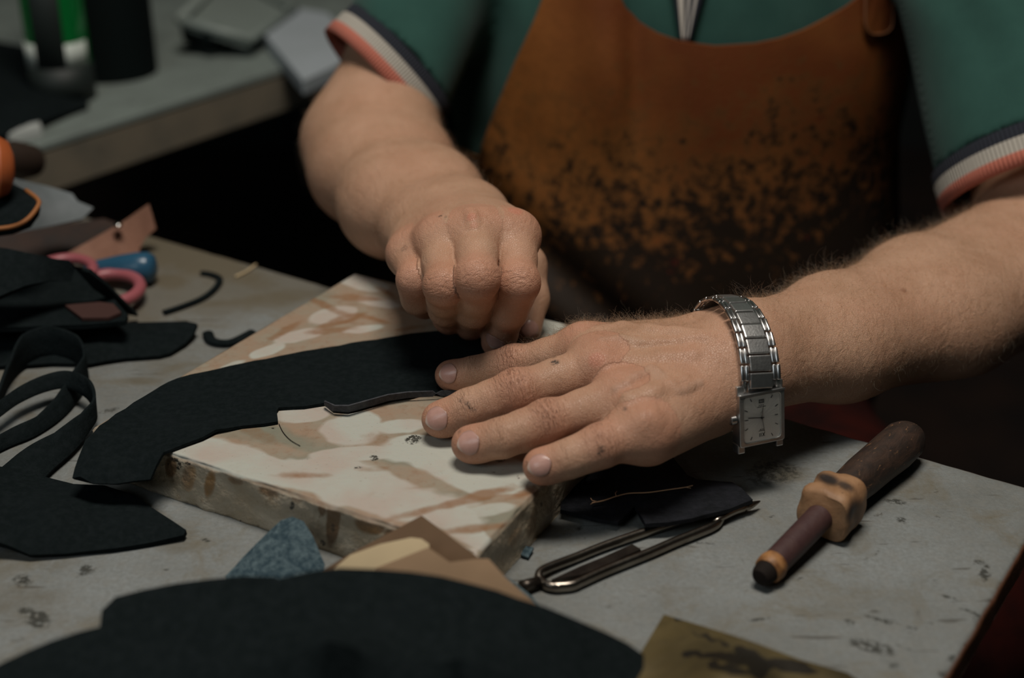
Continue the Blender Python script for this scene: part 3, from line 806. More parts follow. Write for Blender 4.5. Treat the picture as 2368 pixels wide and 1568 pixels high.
def slab_mesh(name, c4, z0, z1, nu, nv_, nw, rb, jag):
    A_, B_, D_, E_ = [V(p[0], p[1]) for p in c4]
    def P2(u, v): return A_*(1-u)*(1-v)+B_*u*(1-v)+D_*u*v+E_*(1-u)*v
    vs = []; idx = {}
    def vert(i, j, k):
        key = (i, j, k)
        if key in idx: return idx[key]
        u, v = i/nu, j/nv_; p = P2(u, v); z = z0+(z1-z0)*k/nw
        c0 = (A_+B_+D_+E_)/4
        lu = np.linalg.norm(B_-A_)*min(u, 1-u); lvv = np.linalg.norm(E_-A_)*min(v, 1-v); d = min(lu, lvv)
        if i in (0, nu) or j in (0, nv_):
            n = mnoise.fractal(Vector((p[0]*70, p[1]*70, z*90)), 1, 2, 3)*jag; q = unit(c0-p); p = p+q*(n+jag*.4)
            if k == nw: p = p+q*rb*.45; z -= rb*.5
        if k == nw and d < rb*1.2 and not (i in (0, nu) or j in (0, nv_)): z -= rb*.06
        idx[key] = len(vs); vs.append((p[0], p[1], z)); return idx[key]
    fs = []
    for i in range(nu):
        for j in range(nv_): fs.append((vert(i, j, nw), vert(i+1, j, nw), vert(i+1, j+1, nw), vert(i, j+1, nw)))
    for k in range(nw):
        for i in range(nu):
            fs.append((vert(i, 0, k), vert(i+1, 0, k), vert(i+1, 0, k+1), vert(i, 0, k+1))); fs.append((vert(i+1, nv_, k), vert(i, nv_, k), vert(i, nv_, k+1), vert(i+1, nv_, k+1)))
        for j in range(nv_):
            fs.append((vert(nu, j, k), vert(nu, j+1, k), vert(nu, j+1, k+1), vert(nu, j, k+1))); fs.append((vert(0, j+1, k), vert(0, j, k), vert(0, j, k+1), vert(0, j+1, k+1)))
    for i in range(0, nu): fs.append((vert(i+1, 0, 0), vert(i, 0, 0), vert(i, nv_, 0), vert(i+1, nv_, 0)))
    vs = np.array(vs); me = np_mesh(name, vs, np.array(fs)); return me, vs
sme, SV = slab_mesh('marble_slab', (sA, sB, sD, sE), .0002, .027, 190, 190, 18, .0016, .0011)
for c, r, dz in ((at(1256, 1118, .027), .010, .004), (at(1105, 1280, .027), .005, .002), (at(405, 1062, .027), .006, .002), (at(905, 1217, .027), .004, .0015)):
    d = np.linalg.norm(SV-nv(c), axis=1); m_ = (d < r) & (SV[:, 2] > .015); SV[m_, 2] -= (dz*(1-d/r)*(.5+.5*np.abs(np.sin(SV[:, 0]*2600))))[m_]
sme.vertices.foreach_set('co', SV.astype(np.float32).ravel()); sme.update()
Q = vproj(SV); wn_ = vnoise(SV, 34, 3)*.34+vnoise(SV, 110, 9, 2)*.12
topm = sm(SV[:, 2], .0235, .0262)
white = blobs(Q, [(545, 1062, 175, 40, 15, 1), (812, 990, 76, 34, -4, 1), (700, 960, 66, 20, -6, 1), (860, 1135, 250, 52, 14, 1), (1100, 1085, 175, 48, 8, 1), (985, 1030, 90, 24, 4, 1), (930, 985, 70, 18, -5, .9), (820, 1050, 110, 15, -3, .8), (1090, 1240, 80, 26, 30, .9),
   (845, 655, 60, 17, 12, 1), (770, 728, 58, 16, -12, .9), (690, 778, 55, 14, -12, .9), (620, 812, 50, 13, -20, .9), (880, 700, 50, 14, 10, .8), (540, 845, 40, 10, -20, .7), (1270, 765, 80, 24, 14, .9), (850, 760, 60, 9, -8, .8), (1130, 1180, 70, 14, -10, .7), (1010, 1200, 60, 16, 10, .6), (1190, 960, 80, 40, -10, .7)], wn_, .22)
green = blobs(Q, [(650, 1010, 110, 24, 14, .8), (735, 1078, 90, 24, 6, .9), (950, 1066, 60, 18, 6, .7), (1150, 1195, 110, 16, -12, .7), (560, 1000, 90, 20, 8, .5), (1040, 1150, 80, 16, 0, .5), (960, 1000, 50, 14, 0, .5), (730, 690, 40, 10, -15, .5), (1000, 690, 70, 24, 10, .4), (300, 960, 40, 14, 0, .5)], wn_*1.4, .45)
rust = blobs(Q, [(620, 1015, 80, 12, 25, .5), (1045, 1165, 130, 9, -14, .9), (1110, 1222, 90, 8, -6, .8), (1215, 1140, 40, 9, -25, .9), (870, 1010, 40, 12, 10, .4), (700, 1100, 60, 7, 0, .7), (965, 1128, 60, 8, -6, .5), (1150, 1260, 50, 6, -20, .5), (880, 1085, 50, 6, 0, .4),
   (735, 700, 60, 6, 22, .8), (800, 738, 60, 7, -18, .9), (880, 742, 50, 7, 15, .8), (760, 765, 60, 6, -6, .8), (840, 690, 60, 6, 4, .8), (900, 680, 40, 7, 30, .8), (660, 765, 40, 6, -30, .8), (940, 760, 50, 5, -10, .7), (600, 850, 60, 6, -18, .6), (950, 720, 30, 8, 20, .8), (780, 640, 30, 8, 0, .5)], wn_*2.2, .55)
darkp = blobs(Q, [(957, 1016, 17, 10, 0, 1), (1150, 1060, 18, 6, 8, 1), (864, 1059, 9, 6, 0, .9), (828, 1082, 8, 3, 0, .8), (1200, 1043, 4, 3, 0, .8), (1198, 1105, 4, 3, 60, .8), (1140, 1092, 3, 2, 0, .8), (632, 990, 10, 2, 10, .7), (925, 757, 8, 12, 0, .25)], wn_*1.5, .5)
side = 1-topm
sstain = blobs(Q, [(437, 1105, 20, 38, 5, .55), (485, 1118, 13, 42, 12, .6), (770, 1205, 17, 60, 3, 1), (745, 1175, 10, 22, 0, .8), (690, 1150, 20, 18, 0, .6), (620, 1135, 26, 14, 12, .6), (855, 1215, 40, 22, 15, .8), (545, 1110, 20, 10, 20, .6), (395, 1080, 14, 24, 0, .8), (905, 1235, 20, 14, 0, .7), (1230, 1210, 10, 40, 10, .5), (1190, 1240, 14, 30, 30, .4), (600, 1235, 200, 6, 21, .6), (400, 1160, 60, 5, 20, .7)], wn_, .4)*side
sdark = blobs(Q, [(405, 1063, 12, 5, 10, 1), (414, 1078, 5, 9, 0, 1), (436, 1070, 7, 6, 0, 1), (388, 1076, 3, 4, 0, 1), (675, 1170, 6, 14, 0, .7), (747, 1255, 8, 8, 0, .7), (770, 1220, 8, 14, 0, .5), (556, 1207, 4, 4, 0, 1), (1252, 1165, 3, 6, 0, .8)], wn_, .35)*side
for n_, a_ in (('white', white*topm), ('green', green*topm), ('rust', rust*topm), ('spot', np.maximum(darkp*topm, sdark)), ('side', side), ('sstain', sstain)): put_attr(sme, n_, a_)
slab = link('marble_slab', sme, M['marble'])
tag(slab, 'pink and white veined marble slab with stained sides under the hands', 'marble slab')

c4t = (tL+rdir*.95, tC+rdir*.95, tC, tL)
tme, TV = slab_mesh('table_top', c4t, -.018, 0, 330, 380, 3, .0012, .0008)
Q = vproj(TV); inf = (Q[:, 0] > -150) & (Q[:, 0] < 2500) & (Q[:, 1] > 400) & (Q[:, 1] < 1700); wn_ = np.zeros(len(TV)); wn_[inf] = vnoise(TV[inf], 26, 5)*.40+vnoise(TV[inf], 120, 2, 2)*.15
Qf = np.where(inf[:, None], Q, -9999)
grime = blobs(Qf, [(430, 590, 150, 40, 16, 1), (560, 640, 90, 26, 14, .7), (620, 690, 120, 16, -8, .6), (395, 650, 40, 16, 0, 1), (530, 700, 80, 8, -6, .6), (360, 780, 30, 10, 0, .3), (320, 880, 50, 8, 0, .5), (1790, 1085, 80, 26, 10, .55), (1740, 1050, 60, 20, 10, .5), (60, 1390, 120, 60, 0, .35), (400, 1255, 50, 24, 0, .5), (130, 1300, 60, 24, 0, .3), (60, 960, 30, 12, 0, .5), (640, 1500, 40, 30, 0, .2), (1560, 1380, 60, 30, 0, .3), (1900, 1420, 70, 20, 10, .2), (340, 1190, 60, 24, 20, .5), (1240, 1200, 40, 18, -40, .6)], wn_, .6)
spots = blobs(Qf, [(200, 1318, 24, 12, -10, .9), (52, 1342, 24, 17, 0, .85), (88, 1432, 24, 17, 20, 1), (62, 1412, 20, 8, 10, .7), (180, 1335, 10, 6, 0, .5), (40, 1476, 16, 9, 0, .5), (250, 950, 30, 6, -10, .5), (1790, 1088, 62, 30, 0, .55), (1760, 1105, 40, 18, 0, .45), (2278, 1325, 12, 20, 10, 1), (2262, 1300, 14, 6, 10, .7), (2015, 1495, 54, 15, 14, .75), (2065, 1540, 22, 10, 20, .5), (1760, 1432, 42, 3, -2, .9), (2050, 1436, 40, 4, 16, .85), (2110, 1452, 10, 5, 0, .8), (2120, 1420, 8, 14, 40, .5), (2150, 1440, 16, 4, 0, .5), (2200, 1385, 30, 2.5, 22, .7), (2240, 1415, 30, 3, 16, .7), (2260, 1432, 14, 10, 30, .6), (1965, 1440, 8, 9, 0, .7), (2025, 1415, 16, 4, 10, .6), (2200, 1520, 9, 7, 0, .9), (2180, 1556, 14, 9, -20, .9), (2232, 1488, 9, 8, 0, .6), (1920, 1300, 3, 3, 0, .9), (1785, 1193, 5, 3, 0, .9), (2010, 1290, 12, 3, -20, .6), (2035, 1275, 16, 3, -24, .6), (1640, 1256, 14, 3, 20, .6), (1340, 1223, 12, 5, -50, .8), (1620, 1255, 30, 2.5, 4, .5), (2085, 1203, 16, 5, 20, .8), (2070, 1160, 26, 6, 10, .7), (1945, 1325, 5, 4, 0, .8), (480, 1250, 5, 3, 0, .6), (570, 1254, 4, 3, 0, .9), (474, 1250, 3, 5, 0, .9), (385, 1317, 5, 3, 0, .7), (1850, 1340, 8, 4, 0, .6), (1500, 1268, 60, 5, -18, .2), (2100, 1500, 40, 2.5, 14, .5), (1870, 1540, 40, 3, -10, .5), (1700, 1330, 2.5, 2, 0, .9), (300, 935, 2, 3, 0, .8)], wn_*.9, .5)
put_attr(tme, 'grime', grime); put_attr(tme, 'spots', spots)
tt = link('table_top', tme, M['table'], work, False)
ZS = .0272
def A(px, py, z): return at(px, py, z)
# ---- the long black leather piece being cut
main_px = [(166, 1106, .020), (178, 1060, .024), (198, 1018, .0285), (228, 985, .029), (290, 944, .029), (352, 905, .029), (410, 873, .029), (480, 858, .029), (560, 840, .029), (700, 812, .029), (870, 785, .029),
           (950, 771, .029), (1010, 766, .0295), (1080, 775, .030), (1180, 782, .029), (1290, 800, .029), (1330, 850, .029), (1290, 905, .029), (1180, 905, .029), (1100, 905, .029), (1040, 912, .0295), (985, 905, .0295), (940, 916, .030), (895, 923, .030), (855, 935, .0295), (805, 949, .0295), (770, 948, .029), (752, 932, .029),
           (700, 938, .029), (645, 943, .029), (638, 950, .029), (640, 974, .029), (610, 979, .029), (560, 985, .029), (500, 994, .030), (470, 1010, .0295), (420, 1030, .0292), (378, 1048, .029), (362, 1075, .0265), (347, 1108, .0215), (270, 1118, .0195), (215, 1117, .0195)]
lz = sheet('leather_piece', [A(*p) for p in main_px], .0015, M['black'], None, [A(300, 1010, .029), A(700, 880, .0288), A(1000, 850, .0288), A(250, 1060, .026)], .006, .0012)
tag(lz, 'long curved black leather piece lying across the marble slab under the fingers', 'leather')
# turned-up cut rim of the long piece
rim = [(752, 934, .0292), (772, 949, .0292), (806, 951, .0292), (857, 937, .0292), (897, 925, .0292), (942, 918, .0292), (1040, 914, .0292), (1100, 907, .0292)]
rim2 = [(752, 926, .0325), (775, 936, .0335), (806, 936, .034), (857, 922, .0335), (897, 911, .0335), (942, 905, .033), (1040, 902, .032), (1100, 898, .031)]
sh = sheet('cut_rim', [A(*p) for p in rim]+[A(*p) for p in reversed(rim2)], .0008, M['black_edge'], lz, (), .004); sh['label'] = 'grey turned-up raw edge'

# ---- leather scrap under the hand, with a straw on it
sc_px = [(1296, 1178), (1300, 1120), (1330, 1085), (1400, 1040), (1500, 1030), (1555, 1055), (1588, 1098), (1610, 1108), (1692, 1115), (1716, 1130), (1740, 1155), (1690, 1176), (1600, 1198), (1545, 1208), (1493, 1211), (1481, 1190), (1467, 1170), (1448, 1190), (1430, 1207), (1380, 1199)]
scrap = sheet('leather_scrap', [A(x, y, .0088 if (x > 1480 and y > 1120) else .0055) for x, y in sc_px], .0022, M['black_grain'], None, [A(1480, 1120, .0065), A(1620, 1150, .0085)], .005, .0006)
tag(scrap, 'black notched leather scrap on the table beneath the left hand', 'leather')
def tube(name, pts, rads, mat, parent=None, seg=10, flat=1.0, caps=True, upv=(0, 0, 1)):
    P = [Vector(p) for p in pts]; bm = bmesh.new(); rings = []
    rads = rads if hasattr(rads, '__len__') else [rads]*len(P)
    for i, p in enumerate(P):
        t = (P[min(i+1, len(P)-1)]-P[max(i-1, 0)]).normalized(); a = t.cross(Vector(upv))
        if a.length < 1e-4: a = t.cross(Vector((1, 0, 0)))
        a.normalize(); b = a.cross(t)
        rings.append([bm.verts.new(p+(a*math.cos(2*math.pi*k/seg)+b*math.sin(2*math.pi*k/seg)*flat)*rads[i]) for k in range(seg)])
    for r0, r1 in zip(rings, rings[1:]):
        for k in range(seg): bm.faces.new((r0[k], r0[(k+1) % seg], r1[(k+1) % seg], r1[k]))
    if caps: bm.faces.new(rings[0]); bm.faces.new(list(reversed(rings[-1])))
    return from_bm(name, bm, mat, parent)
def smooth_path(pts, n=6):
    P = [Vector(p) for p in pts]; out = []
    for i in range(len(P)-1):
        p0, p1, p2, p3 = P[max(i-1, 0)], P[i], P[i+1], P[min(i+2, len(P)-1)]
        for j in range(n):
            t = j/n; out.append(.5*((2*p1)+(p2-p0)*t+(2*p0-5*p1+4*p2-p3)*t*t+(3*p1-p0-3*p2+p3)*t**3))
    out.append(P[-1]); return out
M['straw'] = simple('straw', (.62, .36, .20), .7)
stz = .0080
straw = tube('straw', smooth_path([A(x, y, stz) for x, y in [(1369, 1163), (1395, 1158), (1425, 1148), (1455, 1141), (1500, 1139), (1550, 1132), (1585, 1127), (1602, 1123)]]), .00035, M['straw'], None, 6)
tag(straw, 'thin frayed straw lying on the black leather scrap', 'straw')
for pp in ([(1425, 1148), (1423, 1140), (1427, 1136)], [(1380, 1160), (1369, 1157), (1366, 1152)], [(1372, 1163), (1366, 1166)], [(1585, 1127), (1598, 1129)]):
    tube('fibre', [A(x, y, stz+.0006) for x, y in pp], .0002, M['straw'], straw, 5)

# ---- folding steel bow tool (creasing pincers)
M['steel'] = simple('worn_steel', (.30, .27, .23), .28, 1.0, (.20, .17, .14), 60, 400, .0001)
M['steel_dark'] = simple('tarnished_steel', (.10, .085, .07), .38, .9, (.05, .04, .035), 80)
bow = empty('steel_bow_tool', A(1290, 1345, 0), 'narrow bent steel spring tool with two arms and a pointed tip', 'tool')
zt = .0028
arm1 = smooth_path([A(x, y, z) for x, y, z in [(1296, 1359, zt), (1270, 1356, zt), (1250, 1344, zt), (1247, 1328, zt+.001), (1266, 1314, zt+.001), (1330, 1290, zt), (1400, 1262, zt), (1500, 1228, zt), (1570, 1206, .003), (1620, 1192, .0025)]], 6)
tube('spring_arm', arm1, .0021, M['steel'], bow, 10, 1.2)
arm2 = smooth_path([A(x, y, zt) for x, y in [(1280, 1358), (1320, 1355), (1345, 1345), (1400, 1320), (1500, 1280), (1560, 1254), (1610, 1234), (1650, 1217), (1665, 1205), (1672, 1194)]], 6)
tube('spring_arm', arm2, [.0023]*(len(arm2)-14)+[.0022-.0008*i/13 for i in range(14)], M['steel'], bow, 10, 1.2)
tube('handle_stub', [A(1206, 1358, .004), A(1222, 1352, .004), A(1248, 1343, .0042)], [.0030, .0027, .0022], M['steel_dark'], bow, 12)
tube('point', smooth_path([A(1650, 1208, .004), A(1690, 1184, .0045), A(1718, 1174, .0045), A(1726, 1172, .0045), A(1742, 1166, .0045), A(1758, 1159, .0045)], 3), [.0012, .0016, .0020, .0022, .0022, .0022, .0022, .0018, .0016, .0018, .0020, .0018, .0015, .0011, .0007, .0003], M['steel'], bow, 10)
tag(sheet('leaf_plate', [A(x, y, .0032) for x, y in [(1275, 1340), (1340, 1310), (1395, 1288), (1462, 1258), (1482, 1270), (1440, 1288), (1400, 1308), (1340, 1330)]], .0015, M['steel_dark'], bow, (), .006))

# ---- wooden handled burnishing tool
def lathe(name, p0, p1, prof, mat, parent=None, seg=32, jitter=0, squash=1.0, sq=0.0):
    """prof: (t along p0->p1, radius); sq -> towards a rounded square section"""
    p0, p1 = Vector(p0), Vector(p1); ax = (p1-p0).normalized(); a = ax.cross(Vector((0, 0, 1)))
    if a.length < 1e-3: a = Vector((1, 0, 0))
    a.normalize(); b = a.cross(ax); bm = bmesh.new(); rings = []
    for t, r in prof:
        c = p0.lerp(p1, t) if 0 <= t <= 1 else p0+(p1-p0)*t; ring = []
        for k in range(seg):
            th = 2*math.pi*(k+.5)/seg; cc, ss = math.cos(th), math.sin(th)
            f = 1.0
            if sq: m_ = (abs(cc)**4+abs(ss)**4)**-.25; f = 1+(m_-1)*sq
            v = c+(a*cc+b*ss*squash)*r*f
            if jitter: v += (a*cc+b*ss)*jitter*mnoise.noise(v*120)
            ring.append(bm.verts.new(v))
        rings.append(ring)
    for r0, r1 in zip(rings, rings[1:]):
        for k in range(seg): bm.faces.new((r0[k], r0[(k+1) % seg], r1[(k+1) % seg], r1[k]))
    bm.faces.new(rings[0]); bm.faces.new(list(reversed(rings[-1])))
    return auto(from_bm(name, bm, mat, parent), 45)
def wood(name, c1, c2, c3, sc=60, ang=0.0, thr=.55, stretch=5):
    k = NT(name); v = k.obj((1, 1, 1), (0, 0, ang)); mp = k.new('ShaderNodeMapping'); k.l(v, mp.inputs[0]); mp.inputs['Scale'].default_value = (1, stretch, stretch)
    n = k.noise(sc, 5, .65, .4, mp.outputs[0]); c = k.mix(k.ramp(n, [(.35, 0.0), (.6, 1.0)]), c1, c2)
    c = k.mix(k.ramp(k.noise(sc*1.6, 4, .7, .3, mp.outputs[0]), [(thr, 0.0), (thr+.08, .9)]), c, c3); k.base(c); k.set(Roughness=.6); k.bump(n, .0008, .7); return k.m
hv = at(2040, 1060, .02)-at(1900, 1180, .02); angw = math.atan2(hv.y, hv.x)
M['handle_dark'] = wood('greasy_dark_wood', (.050, .026, .016), (.022, .013, .009), (.20, .10, .045), 75, -angw, .60, 2.6)
M['block_wood'] = wood('raw_block_wood', (.36, .20, .10), (.27, .14, .065), (.10, .05, .025), 90, -angw, .64, 1.2)
kb = M['block_wood'].node_tree; pb_ = kb.nodes['Principled BSDF']; src_ = pb_.inputs['Base Color'].links[0].from_socket; an_ = kb.nodes.new('ShaderNodeAttribute'); an_.attribute_name = 'burn'; mx_ = kb.nodes.new('ShaderNodeMix'); mx_.data_type = 'RGBA'; kb.links.new(an_.outputs['Fac'], mx_.inputs[0]); kb.links.new(src_, mx_.inputs[6]); mx_.inputs[7].default_value = (.018, .012, .010, 1); kb.links.new(mx_.outputs[2], pb_.inputs['Base Color'])
M['rod'] = simple('maroon_rod', (.062, .028, .025), .6, col2=(.05, .020, .020), nscale=200, bscale=500, bdist=.0002)
fid = empty('burnishing_tool', A(1900, 1200, 0), 'wooden tool with dark handle, square block and maroon rod on the right of the table', 'tool')
hA, hB = at(1950, 1138, .0125), at(2092, 1020, .0115)
lathe('handle', hA, hB, [(-.05, .0092), (.0, .0094), (.1, .0096), (.3, .0100), (.55, .0106), (.8, .0112), (.97, .0112), (1.05, .0102), (1.09, .0076), (1.10, .004)], M['handle_dark'], fid, 40, .0010)
bl0, bl1 = at(1905, 1190, .0128), at(1945, 1150, .0128)
lathe('block', bl0, bl1, [(-.12, .0112), (-.06, .0122)]+[(.0+.1*q, .0127+.0003*math.sin(q)) for q in range(11)]+[(1.08, .0120), (1.14, .0108)], M['block_wood'], fid, 48, .0016, 1.0, 1.0)
blk_ = [o for o in fid.children if o.name.startswith('block')][0].data
bq = np.zeros(len(blk_.vertices)*3); blk_.vertices.foreach_get('co', bq); bq = bq.reshape(-1, 3); qq = vproj(bq); put_attr(blk_, 'burn', np.clip(blobs(qq, [(1915, 1108, 30, 12, 20, 1), (1955, 1124, 22, 9, 24, .9), (1966, 1200, 14, 40, 10, .5)], np.zeros(len(qq)), .5)*sm(bq[:, 2], .012, .02)+blobs(qq, [(1975, 1190, 14, 50, 10, .5)], np.zeros(len(qq)), .5), 0, 1))
M['char'] = simple('charred', (.014, .010, .008), .8, spec=.15)
r0_, r1_ = at(1781, 1313, .0078), at(1900, 1192, .0120)
lathe('rod', r0_, r1_, [(0.06, .0062), (.5, .0064), (1.05, .0066)], M['rod'], fid, 24)
M['ring_tan'] = simple('burnt_tan_ring', (.36, .17, .06), .55, col2=(.16, .065, .02), nscale=250)
lathe('end_ring', r0_, r1_, [(-.06, .0058), (-.04, .0066), (.04, .0070), (.09, .0065)], M['ring_tan'], fid, 24, .0004)
lathe('charred_tip', r0_, r1_, [(-.20, .0020), (-.19, .0040), (-.14, .0050), (-.05, .0056)], M['char'], fid, 20, .0006)
for (px, py, a_, b_) in ((1945, 1112, .010, .004), (1920, 1128, .006, .003)): pass

# ---- foreground pieces
denim = sheet('suede_scrap', [A(520, 1332, .003), A(560, 1290, .008), (A(610, 1238, .016)), A(650, 1204, .021), A(676, 1195, .023), A(700, 1205, .023), A(722, 1240, .019), A(742, 1280, .014), A(752, 1306, .010), A(730, 1400, .003), A(560, 1420, .002)], .0018, M['blue_suede'], None, (), .005, .0008)
tag(denim, 'blue-grey suede scrap standing up in front of the marble slab', 'leather')
M['kraft_dark'] = simple('dark_brown_card', (.12, .066, .029), .8, col2=(.10, .054, .023), nscale=30)  # own dark brown of the card
M['kraft'] = simple('kraft_paper', (.27, .175, .10), .85, col2=(.23, .145, .08), nscale=22)
M['cream'] = simple('cream_paper', (.50, .39, .235), .85, col2=(.45, .35, .21), nscale=20)
k1 = sheet('brown_card', [A(745, 1320, .022), A(800, 1286, .026), A(975, 1192, .036), A(1060, 1255, .033), A(1165, 1333, .030), A(1200, 1420, .018), A(900, 1440, .010), A(740, 1380, .012)], .0009, M['kraft_dark'], None, (), .01)
tag(k1, 'dark brown card corner rising against the marble slab, behind the cream paper', 'paper')
k2 = sheet('cream_paper', [A(772, 1315, .0275), A(810, 1283, .031), A(880, 1258, .0345), A(950, 1243, .0375), A(975, 1246, .038), (A(992, 1258, .0375)), A(1000, 1400, .020), A(800, 1400, .015)], .0004, M['cream'], None, (), .01)
tag(k2, 'cream paper sheet between the brown card and the kraft paper', 'paper')
k3 = sheet('kraft_paper', [A(868, 1314, .0325), A(990, 1266, .0395), A(1040, 1300, .038), A(1105, 1292, .037), A(1130, 1292, .036), A(1168, 1334, .033), A(1246, 1402, .026), A(1180, 1450, .018), A(860, 1450, .016)], .0006, M['kraft'], None, (), .01)
tag(k3, 'folded kraft paper behind the large black leather arch', 'paper')
bl = sheet('blue_lined_sheet', [A(1163, 1328, .012), A(1185, 1342, .012), A(1232, 1380, .011), A(1256, 1412, .010), A(1200, 1430, .009), A(1150, 1400, .010)], .0012, M['blue_suede'], None, (), .006)
tag(bl, 'blue edge of suede peeking out under the kraft paper', 'leather')
arch_px = [(-40, 1700, .030), (-40, 1560, .034), (0, 1536, .036), (60, 1505, .038), (120, 1481, .040), (180, 1462, .042), (226, 1450, .043), (330, 1420, .046), (500, 1375, .052), (640, 1338, .057), (720, 1322, .060), (785, 1312, .062), (870, 1316, .062), (950, 1323, .062), (1020, 1334, .060), (1085, 1347, .058), (1150, 1364, .056), (1200, 1384, .053), (1260, 1404, .049), (1330, 1432, .043), (1400, 1462, .036), (1450, 1488, .032), (1490, 1514, .028), (1487, 1545, .028), (1450, 1620, .028), (1440, 1720, .028)]
arch = sheet('leather_hide', [A(*p) for p in arch_px], .0022, M['black'], None, [A(760, 1500, .064), A(500, 1600, .058), A(1050, 1550, .058), A(250, 1640, .045)], .009, .0008)
tag(arch, 'large black leather hide arching across the bottom of the photo', 'leather')
arch2 = sheet('leather_hide', [A(*p) for p in [(226, 1500, .036), (229, 1440, .040), (236, 1412, .041), (268, 1382, .042), (330, 1365, .043), (405, 1350, .045), (480, 1340, .046), (560, 1332, .047), (640, 1335, .048), (700, 1400, .040), (500, 1480, .035)]], .0022, M['black'], None, (), .008, .0008)
tag(arch2, 'black leather flap with rounded corner under the large front hide', 'leather')
def brass_mat():
    k = NT('olive_foil'); c = k.mix(k.ramp(k.noise(20, 4, .6, .5), [(.35, 0.0), (.65, 1.0)]), (.13, .095, .035), (.045, .036, .018))
    c = k.mix(k.ramp(k.math('ADD', k.attr('ink'), k.math('MULTIPLY', k.noise(160, 4), .25)), [(.38, 0.0), (.55, .92)]), c, (.012, .010, .008))
    k.base(c); k.set(Roughness=.42, Metallic=.35); k.bump(k.noise(22, 3), .004, .6); return k.m
M['brass'] = brass_mat()
fol = sheet('olive_packet', [A(1535, 1421, .010), A(1640, 1452, .012), A(1735, 1482, .014), A(1850, 1525, .012), (A(1960, 1556, .008)), A(2010, 1590, .006), A(1980, 1690, .004), A(1440, 1700, .004), A(1440, 1580, .006), A(1478, 1515, .008)], .004, M['brass'], None, [A(1700, 1560, .016)], .0035)
tag(fol, 'crumpled olive-brown packet with black marks at the bottom edge', 'packet')
fq = np.zeros(len(fol.data.vertices)*3); fol.data.vertices.foreach_get('co', fq); fq = fq.reshape(-1, 3); qq = vproj(fq); put_attr(fol.data, 'ink', blobs(qq, [(1640, 1515, 75, 5, 3, 1), (1570, 1433, 12, 5, 8, 1), (1700, 1525, 60, 8, 12, .9), (1735, 1520, 14, 40, -60, 1), (1755, 1545, 22, 24, 0, 1), (1640, 1540, 22, 6, -40, .9), (1690, 1548, 40, 8, 8, .8), (1830, 1540, 60, 14, 10, .8), (1650, 1480, 60, 8, 20, .5)], np.zeros(len(qq)), .5))
chip = sheet('leather_chip', [A(1200, 1268, .002), A(1214, 1262, .003), A(1234, 1266, .003), (A(1222, 1289, .002)), A(1206, 1284, .002)], .0014, M['blue_suede'], None, (), .004)
tag(chip, 'tiny slate-blue chip beside the right side of the slab', 'leather')
ch2 = sheet('paper_chip', [A(1478, 1291, .0012), A(1500, 1281, .002), A(1508, 1283, .0012), (A(1492, 1293, .001))], .0006, M['cream'], None, (), .004)
tag(ch2, 'tiny cream paper chip touching the lower arm of the steel bow tool', 'paper')

# ================================================================== left side clutter
lo_l = sheet('leather_piece', [A(x, y, z) for x, y, z in [(-60, 735, .012), (60, 738, .012), (180, 741, .010), (290, 746, .006), (370, 744, .006), (430, 742, .007), (455, 748, .009), (448, 770, .006), (430, 792, .004), (395, 815, .003), (368, 822, .003), (290, 828, .003), (205, 842, .003), (120, 840, .003), (-60, 850, .003)]], .0025, M['black'], None, [A(200, 790, .009)], .009, .0006)
tag(lo_l, 'flat black leather piece with blunt end lying left of the slab', 'leather')
ar_l = sheet('leather_offcut', [A(x, y, z) for x, y, z in [(-80, 560, .065), (20, 575, .062), (90, 590, .058), (160, 604, .052), (205, 630, .045), (245, 660, .034), (280, 692, .020), (318, 732, .004), (300, 728, .006), (262, 700, .018), (215, 668, .032), (165, 650, .040), (120, 648, .044), (60, 660, .046), (20, 676, .046), (-80, 720, .046)]], .003, M['black'], None, (), .008, .0006)
tag(ar_l, 'stiff black leather offcut arching over the scissors, ending in a point', 'leather')
shade_filler = sheet('leather_piece', [A(x, y, .022) for x, y in [(-60, 596), (60, 598), (130, 606), (180, 622), (225, 652), (265, 692), (296, 728), (290, 742), (200, 750), (-60, 760)]], .003, M['black'], None, (), .01)  # dark sheet filling the void: stands for shade plus other black leather
tag(shade_filler, 'black filler sheet standing in for shade and dark leather beneath the arched offcut', 'leather')
M['rust'] = simple('rust_brown', (.045, .016, .012), .7)
rs = sheet('leather_scrap', [A(x, y, .0245) for x, y in [(150, 705), (230, 698), (262, 702), (280, 722), (250, 734), (190, 735)]], .002, M['rust'], None, (), .008)
tag(rs, 'rust-brown scrap in the shade under the arched offcut', 'leather')
